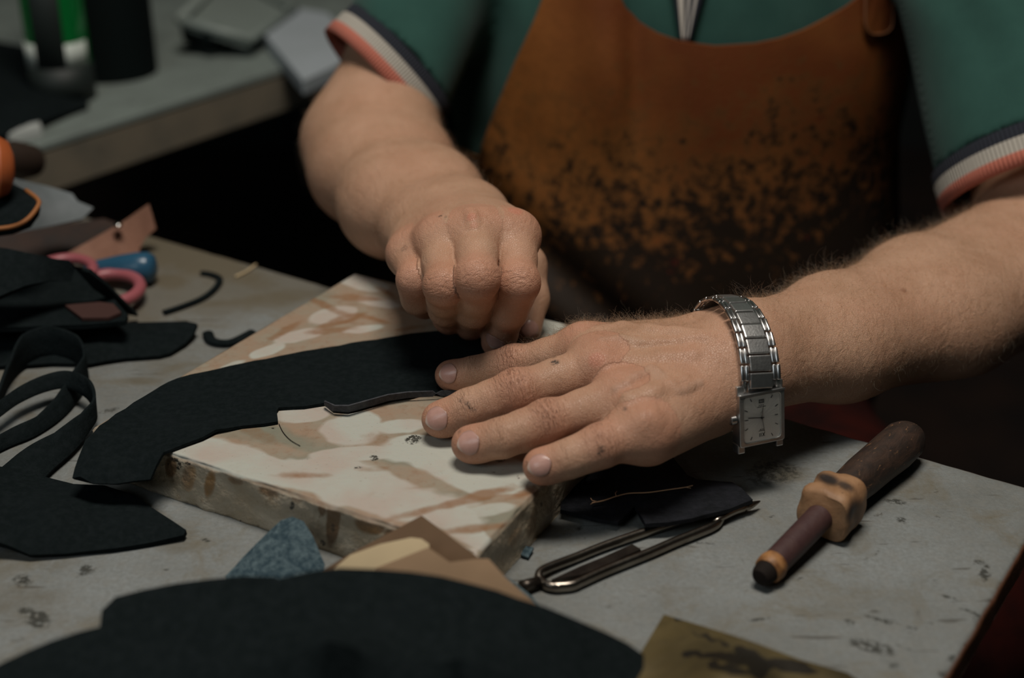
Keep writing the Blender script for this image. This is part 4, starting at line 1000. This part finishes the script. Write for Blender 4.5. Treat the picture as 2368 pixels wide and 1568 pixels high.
# strap loops standing on the table
def ribbon(name, pts, wid, mat, thick=.0016, lean=None, parent=None, n=8):
    """pts: lower edge path; wid: strap width per point; lean: top edge offset direction per point"""
    P = smooth_path(pts, n); bm = bmesh.new(); rows = []
    for i, p in enumerate(P):
        t = i/n; j = min(int(t), len(lean)-2); f = t-j; l = Vector(lean[j]).lerp(Vector(lean[j+1]), f); w_ = wid[j]*(1-f)+wid[j+1]*f
        rows.append([p+l.normalized()*w_*q/3 for q in range(4)])
    vs = [[bm.verts.new(q) for q in r] for r in rows]
    for a, b in zip(vs, vs[1:]):
        for q in range(3): bm.faces.new((a[q], a[q+1], b[q+1], b[q]))
    o = from_bm(name, bm, mat, parent); m = o.modifiers.new('s', 'SOLIDIFY'); m.thickness = thick; m.offset = 0; bevel(o, .0003, 1, 60); return o
l1 = ribbon('leather_strap', [A(-30, 1210, .004), A(60, 1150, .003), A(120, 1090, .003), A(170, 1045, .003), A(205, 1000, .004), A(222, 965, .006), A(205, 925, .008), A(160, 900, .010), A(110, 905, .010), A(50, 930, .010), A(0, 965, .010), A(-60, 1010, .010)],
       [.026, .024, .020, .014, .011, .011, .011, .010, .010, .010, .010, .010], M['black'], .0018,
       [(-.6, .5, .15), (-.6, .5, .2), (-.75, .4, .3), (-.7, .3, .6), (-.3, .2, 1), (0, .1, 1), (.1, .3, 1), (.1, .5, .8), (-.1, .6, .6), (-.2, .7, .5), (-.2, .7, .5), (-.2, .7, .5)])
tag(l1, 'long narrow black strap curling in an open loop left of the slab', 'leather')
l2 = ribbon('leather_strap', [A(-40, 1065, .001), A(20, 1035, .001), A(80, 1010, .001), A(140, 970, .001), A(180, 925, .001), A(203, 880, .001), A(185, 850, .001), A(120, 835, .001), A(60, 850, .001), A(20, 890, .001), A(-10, 960, .001)],
       [.010, .011, .012, .013, .014, .016, .020, .022, .020, .016, .012], M['black'], .0018,
       [(0, .6, .5), (0, .6, .5), (0, .6, .5), (-.3, .6, .6), (-.3, .3, .9), (0, 0, 1), (0, .1, 1), (0, .1, 1), (0, .1, 1), (.2, .1, 1), (.2, .1, 1)])
tag(l2, 'wider black strap standing on edge in a ring, behind the open loop', 'leather')
lp = sheet('leather_piece', [A(x, y, z) for x, y, z in [(-60, 1075, .010), (0, 1078, .010), (55, 1085, .008), (110, 1105, .006), (170, 1118, .006), (240, 1122, .007), (310, 1142, .006), (345, 1170, .005), (395, 1202, .004), (430, 1226, .005), (426, 1238, .004), (350, 1255, .003), (260, 1268, .003), (150, 1281, .003), (70, 1283, .004), (20, 1262, .008), (-60, 1235, .014)]], .0028, M['black'], None, [A(120, 1190, .012), A(250, 1190, .007)], .008, .0008)
tag(lp, 'black leather piece with a sharp tip below the draping end of the long piece', 'leather')
tanp = sheet('leather_piece', [A(x, y, z) for x, y, z in [(128, 597, .012), (160, 583, .016), (250, 533, .022), (300, 503, .027), (345, 472, .034), (352, 500, .026), (358, 530, .018), (338, 550, .012), (322, 575, .006), (322, 592, .004), (270, 600, .005), (205, 612, .008)]], .002, M['tan'], None, (), .007, .0006)
tag(tanp, 'tan leather offcut with an upturned tip at the far left of the table', 'leather')
M['chrome'] = simple('bright_metal', (.6, .58, .55), .2, 1.0)
bm = bmesh.new(); bmesh.ops.create_uvsphere(bm, u_segments=14, v_segments=8, radius=.0032); bmesh.ops.scale(bm, vec=(1, 1, .6), verts=bm.verts); bmesh.ops.translate(bm, vec=A(273, 521, .0265), verts=bm.verts)
from_bm('rivet', bm, M['chrome'], tanp)
# screwdriver
M['blue_plastic'] = simple('blue_plastic', (.022, .085, .15), .3, spec=.5)
sd_ = empty('screwdriver', A(290, 625, 0), 'blue-handled screwdriver on the table beside the tan leather', 'screwdriver')
s0, s1 = A(200, 622, .010), A(355, 619, .0115)
o = lathe('handle', s0, s1, [(0, .004), (.1, .0052), (.3, .0070), (.5, .0088), (.75, .0104), (.92, .0104), (1.0, .0085), (1.04, .004)], M['blue_plastic'], sd_, 36)
for v in o.data.vertices: pass
lathe('shaft', s0+(s0-s1)*.75, s0, [(0, .0025), (1, .0025)], M['steel_dark'], sd_, 12)
# scissors
M['pink'] = simple('pink_plastic', (.34, .095, .11), .4, spec=.5)
scs = empty('scissors', A(220, 660, 0), 'scissors with pink handles lying under the arched black offcut', 'scissors')
def ring_path(c, rx, ry, z, ang=0, n=28):
    out = []
    for i in range(n+1):
        th = 2*math.pi*i/n; x, y = rx*math.cos(th), ry*math.sin(th); out.append(Vector((c[0]+x*math.cos(ang)-y*math.sin(ang), c[1]+x*math.sin(ang)+y*math.cos(ang), z)))
    return out
c1 = A(250, 668, .010); c2 = A(150, 634, .012)
tube('handle', ring_path(c1, .020, .024, .010, .3), .0040, M['pink'], scs, 10, 1, False)
tube('handle', ring_path(c2, .018, .022, .014, .3), .0036, M['pink'], scs, 10, 1, False)
for c_, s_ in ((c1, 1), (c2, -1)):
    q = Vector((c_.x-.017, c_.y, c_.z)); tube('blade', [q, q+Vector((-.05, .01*s_, -.004)), q+Vector((-.10, .012, -.004))], [.004, .0045, .001], M['steel'], scs, 8, .35)
# thin curled trimmings
for pts, r, lab in (([(378, 722), (420, 708), (465, 690), (495, 668), (508, 645), (490, 634), (465, 630)], .0022, 'thin hooked black trimming lying behind the blunt leather piece'),
                    ([(480, 770), (488, 786), (510, 793), (540, 790), (585, 768)], .0034, 'small curled black trimming touching the back left side of the slab')):
    o = tube('leather_trimming', smooth_path([A(x, y, .0022) for x, y in pts], 5), r, M['black'], None, 8, .5); tag(o, lab, 'leather')
fl = tube('thread_bit', smooth_path([A(x, y, .001) for x, y in [(545, 640), (570, 628), (592, 612)]], 4), .0009, M['cream'], None, 6); tag(fl, 'short white thread bit near the back edge of the table', 'thread')
fl = tube('thread_bit', smooth_path([A(x, y, .0275) for x, y in [(645, 980), (655, 1000), (672, 1018), (694, 1031)]], 4), .00018, M['char'], None, 5); tag(fl, 'fine dark hair-like thread on the marble below the leather notch', 'thread')
# grey cloth, orange-handled awl and dark leather pouch at the far left
M['grey_cloth'] = simple('grey_cloth', (.17, .19, .20), .9, col2=(.12, .14, .145), nscale=40)
gc = sheet('rag', [A(x, y, z) for x, y, z in [(-60, 560, .02), (0, 546, .03), (60, 534, .035), (120, 522, .035), (190, 506, .035), (216, 480, .040), (180, 465, .044), (168, 448, .048), (110, 430, .055), (30, 412, .070), (-60, 405, .070)]], .002, M['grey_cloth'], None, [A(90, 480, .06)], .009, .001)
tag(gc, 'crumpled grey rag at the far left of the table', 'cloth')
und = sheet('leather_piece', [A(x, y, z) for x, y, z in [(-60, 590, .004), (80, 596, .004), (200, 575, .005), (280, 520, .007), (240, 505, .010), (160, 515, .012), (-60, 555, .012)]], .003, simple('dark_brown_leather', (.035, .018, .012), .8, col2=(.02, .014, .012)), None, (), .01)
tag(und, 'dark brown leather piece under the grey rag and tan offcut', 'leather')
pouch = empty('leather_pouch', A(20, 520, .05), 'black pouch with orange piped edge on top of the grey rag', 'pouch')
pp = [(-60, 400, .075), (20, 420, .078), (60, 440, .080), (88, 462, .080), (86, 480, .078), (60, 510, .074), (20, 526, .070), (-60, 532, .070)]
sheet('flap', [A(*p) for p in pp], .006, M['black'], pouch, [A(20, 470, .095)], .009)
M['orange'] = simple('orange_plastic', (.40, .10, .03), .4)
M['orange_pipe'] = simple('orange_piping', (.30, .11, .03), .7)
tube('piping', smooth_path([A(*p) for p in pp[2:]], 5), .0014, M['orange_pipe'], pouch, 6)
awl = empty('awl', A(0, 380, .08), 'tool with a round orange handle behind the pouch', 'tool')
lathe('handle', A(-90, 385, .10), A(30, 388, .095), [(0, .010), (.4, .016), (.7, .019), (.9, .016), (1.0, .009), (1.03, .003)], M['orange'], awl, 28)
lathe('ferrule', A(-130, 384, .10), A(-88, 385, .10), [(0, .006), (1, .008)], M['steel_dark'], awl, 16)

# ================================================================== bench behind
bA, bB = at(105, 332, -.0), at(655, 158, 0.0); bd = (bB-bA); bd.z = 0; bd.normalize(); bn = Vector((-bd.y, bd.x, 0))
bench = empty('side_bench', (-.5, 1.6, -.75), 'grey side bench with a thick pale edge behind the table at upper left', 'bench')
def bench_mat(name, a, b):
    k = NT(name); c = k.mix(k.ramp(k.noise(25, 4), [(.4, 0.0), (.7, 1.0)]), a, b); c = k.mix(k.ramp(k.noise(70, 3), [(.68, 0.0), (.73, .6)]), c, (.05, .045, .035)); k.base(c); k.set(Roughness=.5); return k.m
M['bench'] = bench_mat('bench_laminate', (.20, .235, .215), (.16, .185, .17)); M['bench_edge'] = bench_mat('bench_edge_wood', (.20, .17, .125), (.15, .135, .105))
b0 = bA-bd*.05; b1 = bA+bd*1.15
prism('bench_top', [b0, b1, b1+bn*.62, b0+bn*.62], -.006, 0, M['bench'], bench, .001)
prism('bench_edge', [b0+bn*.001, b1+bn*.001, b1+bn*.61, b0+bn*.61], -.044, -.0062, M['bench_edge'], bench, .0015)
for t_, n_ in ((.06, .06), (1.14, .06), (.06, .55), (1.14, .55)):
    p = b0+bd*t_+bn*n_; box('leg', (p.x-.03, p.y-.03, -.75), (p.x+.03, p.y+.03, -.044), M['wood_dark'], bench, .003)
# green bottle
def bottle_mat():
    k = NT('green_glass'); k.base((.01, .28, .06)); k.set(Roughness=.08); k.p.inputs['Transmission Weight'].default_value = .55; return k.m
M['bottle'] = bottle_mat()
def upright(name, px, py, prof, mat, parent, seg=36, jit=0):
    b = at(px, py, 0); return lathe(name, b, b+Vector((0, 0, 1)), prof, mat, parent, seg, jit)
bp = at(150, 226, 0)
btl = empty('bottle', bp, 'green glass bottle with a dark label standing on the side bench', 'bottle')
lathe('glass_body', bp, bp+Vector((0, 0, .30)), [(.004, .023), (.02, .0265), (.10, .028), (.55, .028), (.68, .023), (.76, .014), (.95, .013), (1, .014)], M['bottle'], btl, 40)
M['label'] = simple('dark_bottle_label', (.010, .016, .014), .6)
M['silver'] = simple('silver_label', (.55, .60, .55), .4)
def band(name, c, r, z0, z1, a0, a1, mat, parent, seg=24, th=.0006):
    bm = bmesh.new(); lo = []; hi = []
    for i in range(seg+1):
        a = a0+(a1-a0)*i/seg; d = Vector((math.cos(a), math.sin(a), 0))*r; lo.append(bm.verts.new(c+d+Vector((0, 0, z0)))); hi.append(bm.verts.new(c+d+Vector((0, 0, z1))))
    for i in range(seg): bm.faces.new((lo[i], lo[i+1], hi[i+1], hi[i]))
    o = from_bm(name, bm, mat, parent); m = o.modifiers.new('s', 'SOLIDIFY'); m.thickness = th; m.offset = 1; return o
band('label_panel', bp, .0285, .0, .30*.55, -2.05, -1.05, M['label'], btl)
band('label_foot', bp, .0285, .0, .034, -3.6, .4, M['label'], btl)
band('label_stripe', bp, .0285, .034, .056, -3.0, -2.05, M['silver'], btl)
band('label_stripe', bp, .0285, .034, .056, -1.05, -.2, M['silver'], btl)
lathe('cap', bp+Vector((0, 0, .296)), bp+Vector((0, 0, .312)), [(0, .0150), (.1, .0155), (.9, .0155), (1, .014)], M['label'], btl, 24)
cp = at(262, 168, 0); M['blackcan'] = simple('black_can', (.004, .007, .007), .7, spec=.08)
can = empty('canister', cp, 'large black canister on the bench right of the green bottle', 'canister')
lathe('can_body', cp, cp+Vector((0, 0, .20)), [(0, .040), (.01, .043), (.97, .043), (1, .041)], M['blackcan'], can, 40)
lathe('lid', cp+Vector((0, 0, .2)), cp+Vector((0, 0, .218)), [(0, .044), (.8, .044), (1, .040)], M['blackcan'], can, 40)
bag = sheet('leather_pile', [at(-80, 330, .01), at(20, 310, .01), at(90, 285, .008), at(150, 262, .006), at(205, 245, .004), at(200, 190, .004), at(120, 120, .01), at(-80, 80, .02)], .003, M['black'], None, [at(60, 240, .055), at(-20, 220, .07), at(140, 215, .03)], .015, .001)
tag(bag, 'heap of black leather in front of the green bottle', 'leather')
p0_ = at(62, 328, .0)
pk = prism('paper_packet', [at(22, 336, 0), at(100, 318, 0), at(95, 306, 0), at(25, 322, 0)], .0004, .010, M['cream'] if False else simple('grey_white_card', (.42, .44, .42), .8), None, .001)
tag(pk, 'small pale card packet at the near corner of the side bench', 'packet')
bowl = empty('dark_block', at(95, 372, 0), 'dark brown wooden block leaning at the near corner of the side bench', 'block')
lathe('block_body', A(-20, 372, .045), A(85, 372, .03), [(0, .012), (.5, .015), (.9, .012), (1, .004)], simple('dark_brown_wood', (.03, .018, .012), .6), bowl, 24)
# trays and paper on the bench
M['grey_plastic'] = simple('pale_grey_plastic', (.20, .235, .215), .5)
tray = empty('tray', at(480, 60, 0), 'pale grey tray with a raised rim on the side bench', 'tray')
q = [at(415, 45, .04), at(575, 92, .02), at(680, 20, .02), at(520, -60, .04)]
sheet('tray_floor', [v-Vector((0, 0, .006)) for v in q], .003, M['grey_plastic'], tray, (), .03)
tube('rim', smooth_path([q[0], q[1], q[2], q[3], q[0]], 1), .0052, M['grey_plastic'], tray, 12)
tube('foot', [at(440, 72, .0215), at(500, 85, .0215)], .012, M['blackcan'], tray, 16)
M['paper'] = simple('blue_white_paper', (.36, .40, .43), .7, col2=(.33, .37, .39), nscale=12)
bk = empty('paper_pad', at(700, 100, 0), 'white paper pad lying angled on the bench behind the elbow', 'paper')
pz = [at(578, 38, .016), at(700, 185, .016), at(840, 120, .016), at(760, 30, .016), at(660, 12, .016)]
prism('pages', [Vector((v.x, v.y, 0)) for v in pz], .0005, .016, M['paper'], bk, .0015)
bk2 = prism('grey_box', [at(1000, 215, 0), at(1110, 245, 0), at(1140, 160, 0), at(1020, 130, 0)], .001, .022, M['paper'], None, .002)
tag(bk2, 'small pale box glimpsed between the right arm and the shirt', 'box')
dk = empty('storage_box', (-.25, 2.1, 0), 'black storage box at the back of the side bench', 'box')
box('box_body', (-.62, 2.05, 0.001), (.0, 2.4, .16), M['blackcan'], dk, .004)
box('lid', (-.625, 2.045, .16), (.005, 2.405, .18), M['blackcan'], dk, .004)

# ================================================================== wristwatch
M['brushed'] = simple('brushed_steel', (.62, .62, .61), .37, 1.0, (.55, .54, .53), 250, 900, .00008)
M['polished'] = simple('polished_steel', (.58, .57, .56), .30, 1.0)
M['watch_black'] = simple('dark_gap', (.01, .01, .011), .5)
rn = unit(V(.955, .27, -.09)); Cw = lerp(wr, wu, .5)-rn*.0075
nn_ = unit(V(0, 0, 1)-rn*rn[2]); rr_ = np.cross(rn, nn_); rr_ = rr_ if rr_[1] > 0 else -rr_
def rdir_(ph): a = math.radians(ph); return nn_*math.cos(a)+rr_*math.sin(a)
samp = []
for ph in range(0, 360, 10):
    d = rdir_(ph); P, e = LH.march([Cw+d*.045], [-d]); samp.append(min(np.linalg.norm(P[0]-Cw), .0345))
samp = np.array(samp)
for _ in range(3): samp = np.maximum(samp, (np.roll(samp, 1)+np.roll(samp, -1))/2); samp = (samp*2+np.roll(samp, 1)+np.roll(samp, -1))/4
def ringR(ph): x = (ph % 360)/10; i = int(x); return samp[i % 36]*(1-x+i)+samp[(i+1) % 36]*(x-i)
def ring_at(ph, h=.0024):
    R = ringR(ph)+h; p = Cw+rdir_(ph)*R; q = Cw+rdir_(ph+1)*(ringR(ph+1)+h); t = unit(q-p); o = unit(np.cross(rn, t)); 
    if o@rdir_(ph) < 0: o = -o
    return p, t, o
watch = empty('wristwatch', Cw, 'silver steel wristwatch with a rectangular pale dial on the left wrist', 'watch')
def frame_box(name, p, w_, t, o, sx, sy, sz, mat, bev=.0004, parent=watch, arch=0.0):
    bm = bmesh.new(); bmesh.ops.create_cube(bm, size=1)
    if arch: bmesh.ops.subdivide_edges(bm, edges=bm.edges, cuts=3, use_grid_fill=True)
    Mx = Matrix(((w_[0]*sx, t[0]*sy, o[0]*sz, p[0]), (w_[1]*sx, t[1]*sy, o[1]*sz, p[1]), (w_[2]*sx, t[2]*sy, o[2]*sz, p[2]), (0, 0, 0, 1)))
    if arch:
        for v in bm.verts: v.co.z -= arch*(v.co.x**2+v.co.y**2*.6)
    bmesh.ops.transform(bm, matrix=Mx, verts=bm.verts)
    ob = from_bm(name, bm, mat, parent, False); return bevel(ob, bev, 2) if bev else ob
PHC = -118.0; pitch = .0080
caseO = Cw+rdir_(PHC)*(ringR(PHC)+.0030); caseO = nv(atY(1757, 963, caseO[1]-.0010)); rc_ = unit(V(.935, .35, .01)); ct_ = unit(V(-.05, .15, .985)-rc_*(V(-.05, .15, .985)@rc_)); co_ = np.cross(rc_, ct_)
if co_[1] > 0: co_ = -co_
ph = PHC+34; k_ = 0; w0 = .0215
def step_ph(ph, dist):
    a = ring_at(ph)[0]; q = ph
    while np.linalg.norm(ring_at(q)[0]-a) < dist: q += .5
    return q
while ph < PHC+330 and k_ < 21:
    p, t, o = ring_at(ph); tap = max(.80, 1-.028*k_)
    frame_box('link', p+o*.0003, rn, t, o, .0118*tap, pitch*.95, .0026, M['brushed'], .0005, arch=.12)
    p2, t2, o2 = ring_at(step_ph(ph, pitch*.45))
    for s_ in (-1, 1):
        bm = bmesh.new()
        for q_ in (.0072, .0096):
            c = p2+rn*s_*q_*tap-o2*.0001; vs = []
            for e_ in (-1, 1):
                for a_ in range(8):
                    th = 2*math.pi*a_/8; vs.append(bm.verts.new(c+t2*e_*pitch*.46+(rn*math.cos(th)*1.0+o2*math.sin(th)*1.15)*.00115*tap))
            for a_ in range(8): bm.faces.new((vs[a_], vs[(a_+1) % 8], vs[8+(a_+1) % 8], vs[8+a_]))
            bm.faces.new(vs[:8]); bm.faces.new(list(reversed(vs[8:])))
        bevel(from_bm('side_link', bm, M['polished'], watch), .0003, 2, 50)
    ph = step_ph(ph, pitch); k_ += 1
# case: outer shell with a window, flanks, lugs
def plate(name, outer, inner, z0, z1, mat, parent=watch, bev=.0005, curve=0.0):
    """ring between two outlines (u along width, v along length), local heights z0..z1"""
    def W(u, v, z): return caseO+rc_*u+ct_*v+co_*(z-curve*(v/.016)**2)
    bm = bmesh.new(); n = len(outer)
    loops = [[bm.verts.new(W(u, v, z)) for u, v in ol] for ol, z in ((outer, z0), (outer, z1), (inner, z1), (inner, z0))] if inner else [[bm.verts.new(W(u, v, z)) for u, v in outer] for z in (z0, z1)]
    for a, b in zip(loops, loops[1:]):
        for i in range(n): bm.faces.new((a[i], a[(i+1) % n], b[(i+1) % n], b[i]))
    if inner:
        a, b = loops[-1], loops[0]
        for i in range(n): bm.faces.new((a[i], a[(i+1) % n], b[(i+1) % n], b[i]))
    else: bm.faces.new(loops[0]); bm.faces.new(list(reversed(loops[1])))
    ob = from_bm(name, bm, mat, parent, False); return bevel(ob, bev, 2, 40) if bev else ob
def rrect(hx, hy, r, n=6):
    out = []
    for cx_, cy_, a0 in ((hx-r, hy-r, 0), (-hx+r, hy-r, 90), (-hx+r, -hy+r, 180), (hx-r, -hy+r, 270)):
        for i in range(n+1):
            a = math.radians(a0+90*i/n); out.append((cx_+r*math.cos(a), cy_+r*math.sin(a)))
    return out
HX, HY = .0124, .0136
plate('case', rrect(HX, HY, .0012), rrect(.0100, .0116, .0022), -.0045, .0030, M['brushed'], curve=.0008)
plate('case_back', rrect(HX-.0006, HY-.001, .0012), None, -.0052, .0005, M['brushed'])
def dial_mat():
    k = NT('sunray_dial'); k.base((.55, .54, .49)); k.set(Roughness=.38, Metallic=.25); return k.m
M['dial'] = dial_mat(); M['print'] = simple('dial_print', (.03, .03, .03), .5)
dial = plate('dial', rrect(.0101, .0117, .0020), None, .0005, .0016, M['dial'], bev=0)
def mark(name, u0, v0, u1, v1, wd, z=.00168, mat=None, parent=dial, h=.00018):
    a = caseO+rc_*u0+ct_*v0+co_*z; b = caseO+rc_*u1+ct_*v1+co_*z; t = unit(b-a); s_ = np.cross(co_, t)
    return frame_box(name, (a+b)/2, s_, t, co_, wd, np.linalg.norm(b-a), h, mat or M['print'], 0, parent)
# 12 o'clock points towards the hand side below (-v); hour marks follow the rounded rectangle
for h in range(12):
    if h in (0, 6): continue
    a = math.radians(h*30); dx, dy = -math.sin(a), -math.cos(a); f = min(.0090/max(abs(dx), 1e-6), .0106/max(abs(dy), 1e-6))
    mark('hour_mark', dx*(f-.0017), dy*(f-.0017), dx*f, dy*f, .00042)
for u in (-.0012, -.0004): mark('numeral', u, -.0098, u, -.0080, .00028)
mark('numeral', .0004, -.0098, .0016, -.0080, .00030); mark('numeral', .0016, -.0098, .0004, -.0080, .00030)
for v, hw in ((-.0068, .0017), (-.0061, .0011), (.0056, .0022), (.0064, .0012)):
    n = int(hw/.0003)
    for i in range(-n, n+1):
        if random.random() < .8: mark('small_print', i*.0003, v-.00018, i*.0003+random.uniform(-.00005, .0001), v+.00018, .00014)
fr_ = plate('date_frame', [(-.0014, .0076), (.0014, .0076), (.0014, .0094), (-.0014, .0094)], [(-.0010, .0079), (.0010, .0079), (.0010, .0091), (-.0010, .0091)], .0016, .0019, M['print'], dial, 0)
mark('date_digit', -.0004, .0081, -.0004, .0089, .0003); mark('date_digit', .0004, .0081, .0004, .0089, .0003)
for i in range(28):                                             # pressed sunray lines
    a = 2*math.pi*i/28; dx, dy = math.cos(a), math.sin(a); f = min(.0098/max(abs(dx), 1e-6), .0114/max(abs(dy), 1e-6))*.98
    mark('sunray_line', dx*.0012, dy*.0012, dx*f*(.75+.25*random.random()), dy*f*(.75+.25*random.random()), .00010, .00163, M['brushed'], dial, .00006)
mark('hour_hand', 0, -.0012, .0006, .0050, .00045, .0020, M['polished'], watch); mark('minute_hand', .0012, 0, -.0076, .0012, .00036, .0022, M['print'], watch); mark('second_hand', -.0006, .003, .0012, -.0075, .00014, .0024, M['print'], watch)
mark('hand_pin', -.0004, 0, .0004, 0, .0008, .0021, M['print'], watch, .0008)
k = NT('watch_glass'); k.base((1, 1, 1)); k.set(Roughness=.03); k.p.inputs['Transmission Weight'].default_value = 1.0; k.p.inputs['IOR'].default_value = 1.15; M['glass'] = k.m
plate('crystal', rrect(.0100, .0116, .0021), None, .0027, .0031, M['glass'], bev=0)
for s_ in (-1, 1):
    for v_ in (1, -1): frame_box('lug', caseO+rc_*s_*.0106+ct_*v_*.0148-co_*.0022, rc_, ct_, co_, .0040, .0052, .0060, M['brushed'], .0007)
frame_box('bezel_ridge', caseO+ct_*.0130+co_*.0026, rc_, ct_, co_, .0252, .0010, .0008, M['polished'], .0003)
frame_box('end_piece', caseO+ct_*.0158-co_*.0022, rc_, ct_, co_, .0120, .0046, .0034, M['brushed'], .0006)
for s_ in (-1, 1): frame_box('side_link', caseO+rc_*s_*.0074+ct_*.0162-co_*.0020, rc_, ct_, co_, .0026, .0062, .0030, M['polished'], .0009)
lathe('crown', Vector(caseO-rc_*.0126+ct_*.0006-co_*.0008), Vector(caseO-rc_*.0162+ct_*.0006-co_*.0008), [(0, .0016), (.15, .0024), (.85, .0024), (1, .0018)], M['polished'], watch, 14)

# ================================================================== hair on the arms
def hair_mat():
    k = NT('arm_hair'); out = [n for n in k.n if n.type == 'OUTPUT_MATERIAL'][0]
    h = k.new('ShaderNodeBsdfHairPrincipled'); h.parametrization = 'COLOR'; h.inputs['Color'].default_value = (.27, .165, .085, 1); h.inputs['Roughness'].default_value = .35
    k.l(h.outputs[0], out.inputs[0]); return k.m
M['arm_hair'] = hair_mat()
def grow(name, roots, norms, dirs, lens, rad=.000042, npt=11, label=None, curl=1.7):
    n = len(roots); pts = np.zeros((n, npt, 3)); p = roots.copy(); d = dirs.copy(); pts[:, 0] = p-norms*.0004
    spin = RNG.normal(size=(n, 3)); spin /= np.linalg.norm(spin, axis=1)[:, None]; amt = RNG.normal(0, .28, n)*curl
    for i in range(1, npt):
        d = d+np.cross(spin, d)*amt[:, None]+RNG.normal(0, .10, (n, 3))*curl-norms*(.05*i/npt)
        d /= np.linalg.norm(d, axis=1)[:, None]; p = p+d*(lens/(npt-1))[:, None]; pts[:, i] = p
    hc = bpy.data.hair_curves.new(name); hc.add_curves([npt]*n)
    hc.attributes['position'].data.foreach_set('vector', pts.astype(np.float32).ravel()) if 'position' in hc.attributes else hc.points.foreach_set('position', pts.astype(np.float32).ravel())
    r = hc.attributes.get('radius') or hc.attributes.new('radius', 'FLOAT', 'POINT')
    taper = np.tile(np.linspace(1, .35, npt), n)*rad; r.data.foreach_set('value', taper.astype(np.float32))
    hc.materials.append(M['arm_hair'])
    o = bpy.data.objects.new(name, hc); C.objects.link(o); o.parent = person; o.location = -person.location; o['kind'] = 'stuff'
    if label: o['label'] = label
    return o
NL, NR = N_all[:nL], N_all[nL:nL+nR]
def pick(P, N, wgt, n): 
    i = RNG.choice(len(P), n, p=wgt/wgt.sum()); return i
axl = unit(nv(LE)-lerp(wr, wu, .5)); mid = lerp(wr, wu, .5)
s_l = (lv-mid)@axl; band_d = np.abs((lv-Cw)@rn)
wgt = sm(s_l, .000, .012)*sm(NL[:, 2], -.45, .15)*(band_d > .011)*(s_l < .30)
wgt = wgt*(1+.2*sm(NL[:, 1], .2, .8))
i = pick(lv, NL, wgt+1e-12, 14000); P, N = lv[i], NL[i]
tan = -axl[None]*.65+V(0, -.75, -.1)[None]+np.stack([np.sin(P[:, 0]*60+P[:, 1]*40), np.cos(P[:, 0]*50), 0*P[:, 0]], 1)*.45
rim = sm(N[:, 1], .25, .75)[:, None]; tan = tan*(1-rim)+rim*(V(-.65, .25, .5)[None]); tan = tan-N*(tan*N).sum(1)[:, None]; tan /= np.linalg.norm(tan, axis=1)[:, None]
d = tan*.9+N*(.22+.70*rim)+RNG.normal(0, .28, P.shape); d /= np.linalg.norm(d, axis=1)[:, None]
grow('arm_hair', P, N, d, RNG.uniform(.004, .0105, len(P))*(1+.8*rim[:, 0]), label='curly light brown hair on the left forearm')
hw = sm(s_l, -.085, -.045)*(1-sm(s_l, -.006, .006))*sm(NL[:, 2], .0, .5)*(band_d > .011)*(.35+1.0*sm(NL[:, 1], .0, .7)+1.2*(lv[:, 1] > .655))
i = pick(lv, NL, hw+1e-12, 3000); P, N = lv[i], NL[i]
tan = np.tile(V(-.35, -.9, 0), (len(P), 1)); rim = sm(N[:, 1], .25, .75)[:, None]; tan = tan*(1-rim)+rim*V(-.8, .2, .4)[None]; tan = tan-N*(tan*N).sum(1)[:, None]; tan /= np.linalg.norm(tan, axis=1)[:, None]
d = tan+N*(.18+.6*rim)+RNG.normal(0, .25, P.shape); d /= np.linalg.norm(d, axis=1)[:, None]
grow('arm_hair', P, N, d, RNG.uniform(.003, .0085, len(P))*(1+.4*rim[:, 0]), rad=.000034, label='sparse hair on the back of the left hand')
axr = unit(RE-rc); s_r = (rv-rc)@axr
wgt = sm(s_r, .0, .02)*sm(NR[:, 2], -.5, .2)*(s_r < .24)*(1+1.5*sm(NR[:, 0], .0, .7))
i = pick(rv, NR, wgt+1e-12, 5000); P, N = rv[i], NR[i]
tan = -axr[None]*.8+V(.4, -.1, -.1)[None]+0*P; tan = tan-N*(tan*N).sum(1)[:, None]; tan /= np.linalg.norm(tan, axis=1)[:, None]
d = tan+N*.28+RNG.normal(0, .28, P.shape); d /= np.linalg.norm(d, axis=1)[:, None]
grow('arm_hair', P, N, d, RNG.uniform(.004, .010, len(P)), label='soft hair on the right forearm')

M['stitch'] = simple('tan_stitch', (.16, .07, .03), .7)
tube('stitching', smooth_path(tube_, 4), .0006, M['stitch'], apron, 6)
